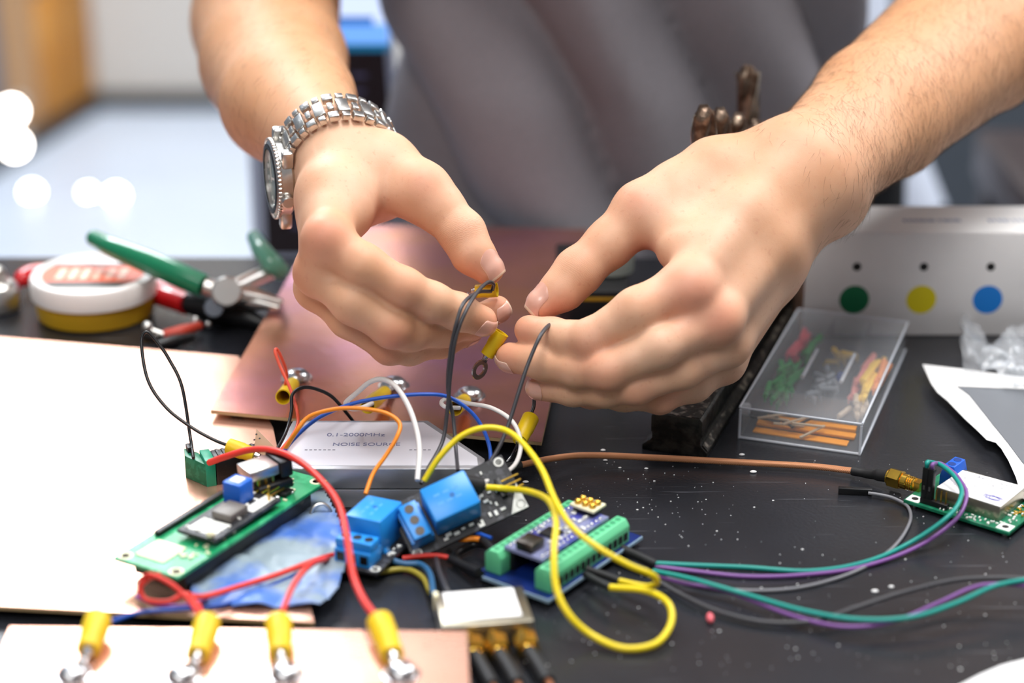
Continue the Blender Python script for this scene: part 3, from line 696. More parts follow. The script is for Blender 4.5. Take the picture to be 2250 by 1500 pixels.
# ================= wristwatch ================================================================================
def ring_points(f, C, a, e1, n):
    a = a/np.linalg.norm(a); e1 = e1-a*(e1 @ a); e1 /= np.linalg.norm(e1); e2 = np.cross(a, e1); out = []
    th = np.arange(n)*2*PI/n; dd = np.outer(np.cos(th), e1)+np.outer(np.sin(th), e2); t_ = np.full(n, 60.)
    for _ in range(60): t_ -= f(C+dd*t_[:, None])*.7
    return C+dd*t_[:, None], dd, a
WC = A3(D(726, 336, .907)); WA = A3(CB)*.74-A3(CU)*.60+A3(CR)*.28
wd0 = -cr_*.84-cu_*.66+cb_*.2
NR_ = 28
ringP, ringD, WA = ring_points(f_left, WC, WA, wd0, NR_)
cc = ringP[0]+ringD[0]*3.2
watch = thing('wristwatch', 'steel wristwatch with link bracelet and green dial worn on the wrist at the left', 'watch', Matrix.Translation(Vector(cc)))
WO = Vector(cc)
cz = (Vector(ringD[0])+Vector(cb_)*.38+Vector(cu_)*.28).normalized(); cx = Vector(WA)
mw = basis(Vector((0, 0, 0)), cx, cz)   # x along the forearm axis, z out of the dial
R = 17.4
b = B(); b.lathe([(R-2, -3.2), (R, -1.5), (R, 3.5), (R-1.2, 4.0), (R-3, 3.8)], 48, m=mw)
for sx in (-1, 1):
    for sy in (-1, 1): b.box(sx*10-2.5, sx*10+2.5, sy*12 if sy > 0 else -20.5, 20.5 if sy > 0 else -12, -2.5, 3, 1.2, m=mw)
b.build('case', 'steel', watch)
b = B(); b.lathe([(R+.6, 3.2), (R+.9, 4.6), (R-1.6, 6.0), (R-3.4, 6.0), (R-3.4, 4.4), (R+.6, 3.2)], 72, m=mw); 
for k in range(60):
    a = k*PI/30; b.ell((0, 0, 0), (.75, .6, 1.2), m=mw @ Matrix.Translation(((R+.7)*math.cos(a), (R+.7)*math.sin(a), 4.4)), n=6)
b.build('bezel', 'steel', watch)
B().lathe([(R-1.4, 6.05), (R-3.6, 6.15), (R-3.6, 5.6), (R-1.4, 6.05)], 64, m=mw).build('bezel_insert', 'black_plastic', watch)
d_ = B().cyl((0, 0, 3.9), (0, 0, 4.3), R-3.5, n=48, m=mw).build('dial', mat('green_dial', '#1f6044', .3, coat=.6), watch)
b = B()
for k in range(12): a = k*PI/6; b.cyl((0, 0, 0), (0, 0, .3), 1.15, n=12, m=mw @ Matrix.Translation((10.8*math.cos(a), 10.8*math.sin(a), 4.3)))
b.build('hour_marker', 'silk', d_)
B().box(-1, 8.5, -.5, .5, 4.8, 5.0, m=mw @ Matrix.Rotation(.5, 4, 'Z')).build('hour_hand', 'silk', d_)
B().box(-1.5, 12.5, -.4, .4, 5.1, 5.3, m=mw @ Matrix.Rotation(2.1, 4, 'Z')).build('minute_hand', 'silk', d_)
gl = B().lathe([(R-3.5, 5.6), (8, 5.95), (0.001, 6.0)], 48, m=mw).build('crystal', mat('crystal_glass', '#ffffff', .03, alpha=.12, spec=.6), watch)
B().cyl((R, 0, 1.5), (R+3.6, 0, 1.5), 3, n=18, m=mw, bev=.5).build('crown', 'steel', watch)
links = list(range(3, NR_-2))
for i in links:
    if i % 1: continue
    p = Vector(ringP[i])-WO; o = Vector(ringD[i]); tg = (Vector(ringP[(i+1) % NR_])-Vector(ringP[i-1])).normalized()
    nn = tg.cross(Vector(WA)).normalized(); nn = nn if nn.dot(o) > 0 else -nn
    m = basis(p+nn*2.2, Vector(WA), nn); L_ = (Vector(ringP[(i+1) % NR_])-Vector(ringP[i])).length
    b = B(); hl = L_*.47
    if i % 2: b.box(-9.6, -5.2, -hl*1.05, hl*1.05, -1.6, 1.6, .55, m=m); b.box(5.2, 9.6, -hl*1.05, hl*1.05, -1.6, 1.6, .55, m=m); b.box(-2.4, 2.4, -hl*.6, hl*.6, -1.5, 1.5, .5, m=m)
    else: b.box(-5.0, 5.0, -hl*1.15, hl*1.15, -1.45, 1.5, .6, m=m); b.box(-9.6, -6.4, -hl*.75, hl*.75, -1.6, 1.5, .5, m=m); b.box(6.4, 9.6, -hl*.75, hl*.75, -1.6, 1.5, .5, m=m)
    b.build('bracelet_link', 'steel', watch)
# ================= electronics ===============================================================================
def Lc(m, px, py, z): return m.inverted() @ T(px, py, z)
def pins(b, x0, y, z0, z1, n, dx=2.54, w_=.32, m=None):
    for i in range(n): b.box(x0+i*dx-w_, x0+i*dx+w_, y-w_, y+w_, z0, z1, m=m)
def smd(b, rnd, x0, x1, y0, y1, z, n, m=None, s=(.5, 1.3)):
    for _ in range(n):
        x = rnd.uniform(x0, x1); y = rnd.uniform(y0, y1); a = rnd.uniform(*s); c = a*.55
        if rnd.random() < .5: a, c = c, a
        b.box(x-a, x+a, y-c, y+c, z, z+.7, .08, m=m, seg=1)
def board(t, w_, h, z, th, mk, hole=2.0, holes=True, inset=3):
    b = B(); b.box(0, w_, 0, h, z, z+th, .2, seg=1); o = b.build('circuit_board', mk, t)
    if holes:
        b = B()
        for x in (inset, w_-inset):
            for y in (inset, h-inset): b.lathe([(hole, z+th), (hole, z+th+.12), (hole*.62, z+th+.12), (hole*.62, z+th)], 20, m=Matrix.Translation((x, y, 0)))
        b.build('mounting_pad', 'cream', t)
    return o
# --- character display with its adapter board ---
zl = 8.4
th_ = math.radians(59.3); cx_, cy_ = -116, 719
mL = Matrix.Rotation(th_, 4, 'Z'); mL.translation = Vector((cx_, cy_, zl)); mL = mL @ Matrix.Translation((-49, -16, 0))
t = thing('display_module', 'green circuit board of an upturned character display, small adapter board on top', 'circuit board', mL)
board(t, 98, 32, 8, 1.6, 'green_pcb', 2.9, True, 3.4)
B().box(8, 90, 3, 29, 0, 8, .6).build('display_frame', 'black_plastic', t)
r3 = random.Random(11); b = B(); smd(b, r3, 8, 90, 2, 13, 9.6, 26); b.build('component', 'cream', t, kind='stuff')
b = B()
for x, y in ((78, 7), (64, 9), (50, 6)): b.box(x-3, x+3, y-2, y+2, 9.6, 11.6, .3)
b.build('chip', 'black_plastic', t)
for x, y in ((80, 6), (73, 8), (46, 9), (40, 5)): B().ell((x, y, 10), (1.6, 1.6, 1.2), n=10).build('solder_joint', 'solder', t)
b = B(); b.box(6, 20, 12, 26, 9.6, 10.1, .2); b.build('pad_area', 'cream', t)
for k in range(16): B().ell((24+k*2.54, 28.6, 9.8), (1.0, 1.0, .9), n=8).build('solder_pin', 'solder', t)
B().box(22, 64, 27.3, 29.9, 9.6, 11.9, .2).build('pin_header', 'black_plastic', t)
mB = Matrix.Translation((25, 1.8, 12.0))
bp_ = B().box(0, 43, 0, 19, 0, 1.6, .2, m=mB, seg=1).build('adapter_board', 'black_pcb', t)
B().box(14.5, 26, 3.5, 13, 1.6, 5, .3, m=mB).build('chip', mat('chip_grey', '#6c6660', .45), bp_)
B().box(3, 13.5, 3, 16, 1.58, 1.7, .02, m=mB, seg=1).build('printed_area', 'silk', bp_)
B().box(27, 42, 2, 7, 1.58, 1.7, .02, m=mB, seg=1).build('printed_area', 'silk', bp_)
b = B(); b.box(28, 37, 9, 18, 1.6, 11, .7, m=mB); b.build('trimmer', 'pot_blue', bp_)
B().box(30, 35, 11, 16, 11, 11.3, .1, m=mB).build('trimmer_screw', 'silk', bp_)
b = B(); smd(b, r3, 2, 41, 2, 17, 1.6, 30, m=mB); b.build('component', 'silk', bp_, kind='stuff')
B().ell((1.5, 3, 3), (1.8, 1.8, 1.6), m=mB, n=12).build('led', 'cream', bp_)
b = B(); pins(b, 39, 3, 1.6, 8, 1, m=mB); 
for k in range(4): b.box(40.5, 49, 3+k*2.54-.3, 3+k*2.54+.3, 2.6, 3.2, m=mB)
b.build('connector_pin', 'gold', bp_)
# --- block module with green end ---
m = fr(T(462, 1068, 6.5), T(600, 1046, 6.5))
t = thing('sensor_module', 'black box module with ribbed top and green circuit board end, left of the metal plug', 'electronic module', m)
b = B(); b.box(3, 27, 0, 12, 0, 11.5, .8); 
for k in range(8): b.box(5+k*2.6, 6.2+k*2.6, 1, 11, 11.3, 12.1, .15, seg=1)
b.build('housing', 'black_plastic', t)
B().box(-1.5, 2.8, -.3, 12, -.2, 12.2, .3).build('end_block', mat('teal_green', '#119473', .4), t)
B().prism([(-8, 12), (-1.5, 0), (-1.5, 13), (-6.5, 20)], 0, 10.5, .3).build('circuit_board', 'dkgreen_pcb', t)
B().box(-6, -4, 14, 19, 10.5, 13, .3).build('pin_block', 'black_plastic', t)
# --- brown triangular board leaning on the tin box ---
P = [D(563, 941, .868), D(664, 1042, .848), D(661, 1078, .842), D(590, 1066, .845), D(556, 1000, .856)]
o = P[3]; m = basis(o, P[2]-o, (P[2]-o).cross(P[0]-o))
t = thing('board_offcut', 'tan triangular offcut of bare circuit board standing behind the metal plug', 'board', m)
mi = m.inverted(); pl_ = [mi @ p for p in P]
B().prism([(p.x, p.y) for p in pl_], -1.5, 0, .1).build('sheet', 'tan_board', t)
c_ = sum(pl_[:1], Vector()); b = B()
for dx, dy in ((1.2, -3.2), (3.4, -5.2), (1.4, -6.4)): b.cyl((c_.x+dx, c_.y+dy, -.05), (c_.x+dx, c_.y+dy, .05), .45, n=10)
b.build('drill_hole', 'base_black', t)
# --- metal plug ---
m = basis(D(566, 1030, .82), CR*.8+CU*.25+CB*-.5, CU*.9+CB*.35)
t = thing('metal_plug', 'silver metal plug with a black collar lying above the display board', 'connector', m)
B().box(-6.5, 7, -6, 6, -2.3, 2.3, .5).build('shell', 'steel', t)
B().box(7, 13, -7, 7, -4.5, 3.2, 1.2).build('collar', 'black_plastic', t)
b = B(); pins(b, -6, -5.5, -7, -2, 4, 3.2, .5, m=None); b.build('contact', 'gold', t)
B().box(-4, 12, -8, 4, -9, -5, .8).build('board_connector', 'black_plastic', t)
# --- tin instrument box ---
zt = 18.5
m = fr(T(560, 1116, 6.6), T(1066, 1116, 6.6)); W_ = (T(1066, 1116, 6.6)-T(560, 1116, 6.6)).length
t = thing('instrument_box', 'flat grey aluminium box with printed white label and cut corners', 'box', Matrix.Translation((m.translation.x, 763, 0)))
ox = m.translation.x; xr = -12.5-ox
poly = [(4, 0), (xr, 0), (xr+1, 10), (xr-25, 50), (10, 50)]
B().prism(poly, 0, 8.6, .5).build('lower_shell', 'alu', t); B().prism(poly, 9.0, zt, .6).build('upper_shell', 'alu', t)
inner = [(10, 3), (xr-2, 3), (xr-2.5, 11), (xr-27, 47.5), (14, 47.5)]
lab_ = B().prism(inner, zt, zt+.15).build('label', 'label_silver', t)
def at_(px, py): p = T(px, py, zt+.2); return p.x-ox, p.y-763
x, y = at_(782, 955); b = B(); text_mesh('0.1-2000MHz', 4.7, Matrix.Translation((x, y, zt+.22)), b)
x, y = at_(805, 976); text_mesh('NOISE SOURCE', 4.3, Matrix.Translation((x, y, zt+.22)), b); b.build('lettering', 'ink', lab_, smooth=False)
b = B(); x, y = at_(930, 988)
for k in range(5): b.box(x-6+k*2, x-4.8+k*2, y-.4, y+.4, zt+.2, zt+.28)
x, y = at_(700, 988)
for k in range(7): b.box(x-6+k*2, x-4.8+k*2, y-.4, y+.4, zt+.2, zt+.28)
b.build('fine_print', 'grey_ink', lab_)
# coaxial cable with gold connector
m = None
# --- relay modules ---
def relay_module(m, label, pcbm='black_pcb', relay=(13, 33, 5, 21), term=(1.5, 11.5, 4, 20), group='blue relay boards', white_corner=False, rh=15.5):
    t = thing('relay_module', label, 'relay board', m, group)
    B().box(0, 52, 0, 26, 0, 1.6, .2, seg=1).build('circuit_board', pcbm, t)
    x0, x1, y0, y1 = relay; b = B(); b.box(x0, x1, y0, y1, 1.6, 1.6+rh, .9); rl = b.build('relay', 'relay_blue', t)
    b = B(); b.cyl(((x0+x1)/2+1, (y0+y1)/2, 1.6+rh-.1), ((x0+x1)/2+1, (y0+y1)/2, 1.68+rh), 1.1, n=14)
    b.build('mould_mark', mat('relay_deep', '#1462a8', .5), rl)
    b = B()
    for i in range(2):
        for k in range(3): b.box(x0+4+k*4, x0+6.6+k*4, y1-6-i*4, y1-5-i*4, 1.6+rh, 1.68+rh)
    b.build('printed_mark', mat('relay_print', '#4fa0e4', .5), rl)
    x0, x1, y0, y1 = term; b = B()
    b.box(x0, x1, y0, y1, 1.6, 8, .4); b.box(x0+1.2, x1-1.2, y0, y1, 7.5, 11.8, .5)
    tb = b.build('terminal_block', 'terminal_blue' if False else 'relay_blue', t)
    b = B()
    for k in range(3): yy = y0+2.7+k*5.2; b.cyl(((x0+x1)/2, yy, 11.7), ((x0+x1)/2, yy, 12.0), 1.9, n=16); b.box(x0-.1, x0+.3, yy-1.7, yy+1.7, 3, 6.8)
    b.build('terminal_screw', 'dark_steel', tb)
    b = B()
    for x, y in ((2.6, 2.2), (49.4, 2.6), (49.4, 23.4), (2.6, 23.8)): b.lathe([(2.1, 1.6), (2.1, 1.75), (1.4, 1.75), (1.4, 1.6)], 18, m=Matrix.Translation((x, y, 0)))
    b.build('mounting_pad', 'silk', t)
    b = B(); pins(b, 0, 0, 0, 0, 0)
    for k in range(3): b.box(46, 54, 9+k*2.54, 9.6+k*2.54, 3.2, 3.8)
    b.build('header_pin', 'gold', t); B().box(43.6, 46.2, 7.8, 16.2, 1.6, 4.4, .2).build('pin_header', 'black_plastic', t)
    b = B(); smd(b, r3, 35, 43, 3, 23, 1.6, 14); smd(b, r3, 13, 33, 1, 4, 1.6, 8); b.build('component', 'silk', t, kind='stuff')
    for k in range(5): B().ell((14+k*4, 3, -.6), (1.1, 1.1, .9), n=8).build('solder_joint', 'solder', t); B().ell((16+k*4, 22.6, -.6), (1.1, 1.1, .9), n=8).build('solder_joint', 'solder', t)
    if white_corner: B().prism([(44, 0.2), (51.8, .2), (51.8, 12)], 1.6, 1.75).build('white_corner', 'silk', t)
    return t
xd = CR*.89+CU*.40-CB*.18; nd = CB*.84+CU*.36-CR*.12
cR = D(986, 1084, .80); m = basis(cR, xd, nd); m = m @ Matrix.Translation((-23, -14, -17.1))
relay_module(m, 'blue relay board tilted up towards the yellow wires, nearest the green adapter', white_corner=True)
xd = Vector((11, 25, 0)); m = basis(T(757, 1130, 22), xd, U); m = m @ Matrix.Translation((-13, -21, -17.1))
m.translation.z = 4.9
relay_module(m, 'flat lying blue relay board beside the thick red wire, in front of the aluminium box')
B_ = basis(T(768, 1236, 0), T(890, 1222, 0)-T(768, 1236, 0), U)
m = B_.copy(); m.translation.z = 1.2; m = m @ Matrix.Translation((-2, 0, 0)) @ Matrix.Rotation(0, 4, 'Z')
t = thing('terminal_block', 'blue screw terminal block in front of the flat relay board', 'terminal block', m)
b = B(); b.box(0, 20, 0, 10, 0, 8, .5); b.box(0, 20, 1.5, 8.5, 7.6, 12, .6); b.build('housing', 'relay_blue', t)
b = B()
for k in range(3): b.cyl((3.6+k*6.4, 5, 12), (3.6+k*6.4, 5, 12.3), 2.1, n=16); b.box(1.6+k*6.4, 5.4+k*6.4, -.1, .2, 2, 6.4)
b.build('terminal_screw', 'dark_steel', t)
b = B(); pins(b, 4, 5, -1.2, 0, 3, 6); b.build('pin', 'solder', t)
# small loose parts between the relay boards
for px, py, z, r, lab in ((843, 1110, 14, 3.2, 'clear round indicator part wedged between the two blue relay boards'), (862, 1200, 3, 2.6, 'small silver solder blob below the relay boards')):
    p = T(px, py, z); b = B(); b.tube(cat_rom([(p.x-2, p.y+1, p.z), (p.x, p.y-2, p.z+1.5), (p.x+3, p.y, p.z), (p.x+3.4, p.y+3, 2), (p.x+4, p.y+5, 0)], 6), [r*.5]*25, 8)
    tag(b.build('metal_clip', 'satin'), lab, 'clip')
# --- green terminal adapter with microcontroller board ---
O = T(1043, 1266, 3); m = fr(O, T(1205, 1325, 3)); Wd = (T(1205, 1325, 3)-O).length
t = thing('terminal_adapter', 'blue adapter board with two green screw terminal strips and a small microcontroller board', 'circuit board', m)
B().box(0, Wd, 0, 66, 0, 1.6, .2, seg=1).build('circuit_board', 'blue_pcb', t)
B().box(-.3, Wd+.3, -.35, .2, 0, 1.5, .1).build('board_edge', mat('pale_edge', '#8aa4b8', .5), t)
B().box(Wd-.1, Wd+.35, 0, 66, 0, 1.5, .1).build('board_edge', 'pale_edge' if 'pale_edge' in M else bpy.data.materials['pale_edge'], t)
for sx, nm in ((2.0, 1), (Wd-9.6, 2)):
    b = B(); prof = [(0, 0), (8, 0), (8, 7.2), (6.2, 10), (2.0, 10), (0, 8)]
    mm = Matrix.Translation((sx, 4, 1.6)) @ Matrix(((1, 0, 0, 0), (0, 0, 1, 0), (0, 1, 0, 0), (0, 0, 0, 1)))
    b.prism(prof, 0, 55, .5, m=mm); 
    for v_ in b.f: v_.reverse()
    s_ = b.build('terminal_strip', 'terminal_green', t)
    b = B(); b2 = B()
    for k in range(14):
        yy = 4+2.6+k*3.8; b.cyl((sx+4.1, yy, 11.5), (sx+4.1, yy, 11.75), 1.25, n=12); fx = sx-.1 if nm == 1 else sx+8.1
        b2.box(fx-.15, fx+.15, yy-1.2, yy+1.2, 3.2, 6.6)
    b.build('screw_head', mat('strip_hole', '#3d9468', .5) if nm == 1 else bpy.data.materials['strip_hole'], s_); b2.build('wire_entry', 'base_black', s_)
x0 = Wd/2-9
for sx in (x0+.2, x0+15.4): B().box(sx, sx+2.6, 10, 52, 1.6, 10, .2).build('socket_strip', 'black_plastic', t)
nb_ = B().box(x0-.5, x0+18.5, 8, 54, 11.2, 12.8, .2, seg=1).build('microcontroller_board', 'violet_pcb', t)
B().box(x0+4.6, x0+12.8, 8.5, 17.5, 12.8, 17, .8).build('usb_socket', 'dark_steel', nb_)
b = B(); b.box(x0+5, x0+12.2, 24, 31, 12.8, 14, .2); b.build('chip', 'black_plastic', nb_)
b = B(); smd(b, r3, x0+2, x0+16, 19, 50, 12.8, 30); b.build('component', 'silk', nb_, kind='stuff')
for k in range(15):
    for sx in (x0+1.2, x0+16.8): B().ell((sx, 10+k*2.85, 12.9), (.8, .8, .6), n=8).build('solder_joint', 'solder', nb_)
b = B(); b.box(x0+3, x0+15, 48, 57, 15.2, 16.4, .3); b.build('connector_base', 'cream', nb_)
b = B(); 
for i in range(3):
    for k in range(2): b.ell((x0+5.5+i*3.6, 50.5+k*3.6, 17.2), (1.6, 1.6, 1.4), n=10)
b.build('programming_pin', 'gold', nb_); B().box(x0+4, x0+14, 49, 56, 12.8, 15.2, .3).build('pin_header', 'black_plastic', nb_)
for x_ in (3, Wd-3):
    for y_ in (3, 63): B().cyl((x_, y_, -3), (x_, y_, 0), 1.6, n=10).build('standoff', 'black_plastic', t)
# --- metal cased radio module with three gold connectors ---
zt = 10
O = T(972, 1378, zt); m = fr(O, T(1174, 1362, zt)); m.translation.z = 0
a1 = Lc(m, 1174, 1362, zt); a2 = Lc(m, 1106, 1287, zt); a3 = Lc(m, 937, 1302, zt)
wq, hq = a1.x, (a2.y+a3.y)/2
t = thing('radio_module', 'small tin cased module with white sticker and three gold connectors at the bottom', 'electronic module', m)
B().box(0, wq, 0, hq, 0, zt, 1.0).build('metal_case', 'can', t)
lb = B().box(3.2, wq-4, 4, hq-1.6, zt, zt+.15).build('sticker', 'paper', t)
b = B(); b.box(6.5, 8.5, hq-4.6, hq-3.4, zt+.15, zt+.2); r5 = random.Random(4); 
for k in range(4): scribble(b, 24, hq-4-k*1.8, 5, 1.3, .8, zt+.2, r5, .08)
b.build('printed_mark', 'ink', lb)
for i, fx in enumerate((.30, .56, .88)):
    x = wq*fx; b = B(); b.cyl((x, 0, 4.8), (x, -4, 4.8), 2.6, n=20); b.cyl((x, -4, 4.8), (x, -11.5, 4.8), 4.8, 4.6, n=6, bev=.4); b.cyl((x, -11.5, 4.8), (x, -14, 4.8), 3.1, n=20); cn = b.build('gold_connector', 'gold', t, ang=25)
    b = B(); b.tube(cat_rom([(x, -13.5, 4.8), (x+1.5, -22, 4.7), (x+3.4, -34, 4.4)], 4), 2.7, 14); b.build('black_sleeve', 'black_rubber', cn)
    b = B(); b.tube(cat_rom([(x+3.3, -33.5, 4.4), (x+4.4, -39, 3.4), (x+7, -55, 2), (x+8, -80, 1.4)], 5), 1.4, 10); b.build('coaxial_cable', 'copper_dark', cn)
b = B()
for k in range(4): b.box(3.4+k*2.2, 4.4+k*2.2, hq, hq+2.5, 3, 3.6)
b.build('header_pin', 'gold', t); B().box(-.6, 1.5, hq-5, hq-1, 4, zt+1, .6).build('corner_tab', 'cream', t)
# --- sine generator board at the right ---
zp = 3.4
A_ = T(1985, 1097, zp); m = fr(A_, T(2218, 1170, zp)); m.translation.z = zp-1.6
LL = (T(2218, 1170, zp)-A_).length; Wc = Lc(m, 2052, 1036, zp).y
def g(px, py, z): q = T(px, py, z); return m.inverted() @ q
t = thing('signal_board', 'green circuit board with a tin can, handwritten paper label and blue terminal', 'circuit board', m)
B().box(0, LL, 0, 36, 0, 1.6, .2, seg=1).build('circuit_board', 'dkgreen_pcb', t)
b = B(); 
for x, y in ((3.6, 3.6), (LL-3.6, 3.8)): b.lathe([(2.6, 1.6), (2.6, 1.75), (1.5, 1.75), (1.5, 1.6)], 20, m=Matrix.Translation((x, y, 0))); b.box(x-3, x+3, y-3, y+3, 1.58, 1.68)
b.build('mounting_pad', 'silk', t); b = B()
for x, y in ((3.6, 3.6), (LL-3.6, 3.8)): b.cyl((x, y, 1.7), (x, y, 1.78), 1.5, n=16)
b.build('mounting_hole', 'base_black', t)
for x, y in ((3.6, 3.6), (LL-3.6, 3.8), (3.6, 32.5), (LL-3.6, 32.5)): B().cyl((x, y, -(zp-1.6)), (x, y, 0), 1.4, n=10).build('standoff', 'steel', t)
f0 = g(2052, 1104, zp); f1 = g(2197, 1144, zp); ztop = 8.6
cx0, cx1, cy0 = f0.x, f1.x, (f0.y+f1.y)/2; cy1 = cy0+24
cn = B().box(cx0, cx1, cy0, cy1, 1.6, ztop-.2, .35).build('tin_can', 'can', t)
pp = B(); pp.prism([(cx0+.2, cy0+.3), (cx1+.2, cy0-.2), (cx1, cy1-.2), (cx0+1.0, cy1-2)], ztop-.15, ztop+.1); lb = pp.build('paper_label', 'paper', cn)
r5 = random.Random(9); b = B(); zs = ztop+.14
for row, (sx, n_) in enumerate(((7, 13), (5, 10), (6, 10), (4, 11))): scribble(b, cx0+sx, cy1-4-row*4.4, n_, 2.1, 2.0, zs, r5, .11)
b.build('handwriting', 'grey_ink', lb); b = B()
cc_ = ((cx0+cx1)/2+9, cy0+5.5)
for k in range(6): b.tube([(cc_[0]+(4.6-k*.45)*math.cos(a)+r5.uniform(-.4, .4), cc_[1]+(2.1-k*.22)*math.sin(a)+r5.uniform(-.3, .3), zs) for a in [j*.42 for j in range(15)]], .09, 4)
b.build('ink_doodle', 'blue_ink', lb)
b = B(); smd(b, r5, 14, LL-6, .8, cy0-.8, 1.6, 34, s=(.3, .7)); smd(b, r5, cx1+1, LL-1, 4, 34, 1.6, 30, s=(.4, .9)); b.build('component', 'silk', t, kind='stuff')
b = B(); smd(b, r5, cx1+1.5, LL-1, 12, 34, 1.7, 12, s=(.6, 1.2)); b.build('gold_pad', 'gold', t)
q = g(2022, 1103, zp); q2 = g(2082, 1120, zp)
hd = B().box(q.x, q2.x, q.y-.6, q.y+2.2, 1.6, 4.1, .15).build('pin_header', 'black_plastic', t)
b = B(); 
for k in range(3): b.box(q.x+6.6+k*2.3, q.x+7.1+k*2.3, q.y+.3, q.y+.8, 4.1, 9.5)
b.build('header_pin', 'gold', hd)
for k in range(2):
    b = B(); b.box(q.x+.1+k*2.62, q.x+2.6+k*2.62, q.y-.5, q.y+2.1, 4.1, 18.3, .15); b.build('socket_shell', 'black_plastic', t)
DUP = [m @ Vector((q.x+1.3+k*2.62, q.y+.8, 18.4)) for k in range(2)]
b = B()
for k in range(2): b.box(q.x+.9+k*2.62, q.x+1.7+k*2.62, q.y-.62, q.y-.45, 8.2, 10.2)
b.build('shell_window', 'satin', t)
q = g(2068, 1062, zp); mm = Matrix.Translation((q.x, q.y+2, 1.6)) @ Matrix(((1, 0, 0, 0), (0, 0, 1, 0), (0, 1, 0, 0), (0, 0, 0, 1)))
mq = Matrix.Translation((q.x+1, q.y, 0))
b = B(); pf = [(-4, 0), (4, 0), (4, 5), (2.4, 10.5), (-2.4, 10.5), (-4, 5)]
mp_ = mq @ Matrix.Translation((3, 3, 1.6)) @ Matrix.Rotation(PI/2, 4, 'X') @ Matrix.Translation((0, 0, -5.2)); b.prism(pf, 0, 10.4, .2, m=mp_)
tb = b.build('terminal_block', 'terminal_blue', t); b = B()
for k in range(2): b.cyl((3, 3-2.6+k*5.2, 12.05), (3, 3-2.6+k*5.2, 12.2), 1.75, n=18, m=mq)
b.build('terminal_screw', mat('deep_blue', '#0b3680', .5), tb)
e0 = g(2035, 1066, zp+3.2); b = B(); 
b.cyl((2, e0.y, 3.6), (-1, e0.y, 3.6), 3.1, n=4); b.cyl((-1, e0.y, 3.6), (-5, e0.y, 3.6), 2.9, n=20)
for k in range(4): b.lathe([(3.2, 0), (3.2, .4), (2.8, .7)], 20, m=Matrix.Translation((-4.8+k*.9, e0.y, 3.6)) @ Matrix.Rotation(PI/2, 4, 'Y'))
b.build('board_connector', 'gold', t, ang=25)
SM = [m @ Vector((x, e0.y, 3.6)) for x in (-4.5, -7.5, -13.5, -14.3)]
# --- coaxial cable ---
o_ = SM[2]; t = thing('coaxial_cable', 'copper coloured coaxial cable with black sleeves and a gold screw connector', 'cable', Matrix.Translation(o_))
z_ = Vector((0, 0, 0)); b = B(); dr = (SM[0]-SM[2]).normalized()
b.cyl(SM[0]-o_, SM[1]-o_, 3.4, n=24, bev=.3); b.cyl(SM[1]-o_, SM[2]-o_, 4.5, n=6, bev=.5); b.cyl(SM[2]-o_, SM[3]-o_, 3.3, n=20); cn = b.build('gold_nut', 'gold', t, ang=25)
s0 = SM[3]; s1 = T(1905, 1040, 3.4); s2 = T(1872, 1034, 3.0)
b = B(); b.tube(cat_rom([s0-o_, (s0+s1)/2-o_, s1-o_, s2-o_], 5), [2.7]*6+[2.2]*5+[2.0]*5, 16); b.build('black_sleeve', 'black_rubber', t)
pts = [s2, T(1780, 1024, 2.6), T(1600, 1014, 2.6), T(1450, 1006, 3), T(1300, 1000, 4.5), T(1220, 1006, 6.5), T(1140, 1022, 9)]
mc = mat('braid', '#cf8d62', .42, .35); nt = mc.node_tree
wv = nt.nodes.new('ShaderNodeTexWave'); wv.inputs['Scale'].default_value = 900; wv.bands_direction = 'DIAGONAL'; tcn = nt.nodes.new('ShaderNodeTexCoord'); nt.links.new(tcn.outputs['Object'], wv.inputs['Vector'])
rp = nt.nodes.new('ShaderNodeValToRGB'); rp.color_ramp.elements[0].color = S('#b87448'); rp.color_ramp.elements[1].color = S('#dfa27a'); nt.links.new(wv.outputs['Fac'], rp.inputs[0]); nt.links.new(rp.outputs[0], nt.nodes['Principled BSDF'].inputs['Base Color'])
bpn = nt.nodes.new('ShaderNodeBump'); bpn.inputs['Strength'].default_value = .6; bpn.inputs['Distance'].default_value = .0004; nt.links.new(wv.outputs['Fac'], bpn.inputs['Height']); nt.links.new(bpn.outputs[0], nt.nodes['Principled BSDF'].inputs['Normal'])
b = B(); wire_mesh(b, [p-o_ for p in pts], 1.45, 10, 14); b.build('braided_cable', mc, t, ang=60)
b = B(); b.tube(cat_rom([T(1142, 1022, 9)-o_, T(1105, 1030, 10)-o_, T(1072, 1034, 12)-o_], 4), 2.3, 14); b.build('black_sleeve', 'black_rubber', t)
b = B(); b.cyl(T(1075, 1034, 12)-o_, T(1058, 1036, 12)-o_, 3.6, n=20, bev=.4); b.build('end_connector', 'dark_steel', t)
# loose socket with grey wire
def plug(px0, py0, px1, py1, z, lab=None): pass
# ================= wires =======================================================================================
def X(px, py, d): return D(px, py, d)
def TT(px, py, z): return T(px, py, z)
DS = 'black_wire'
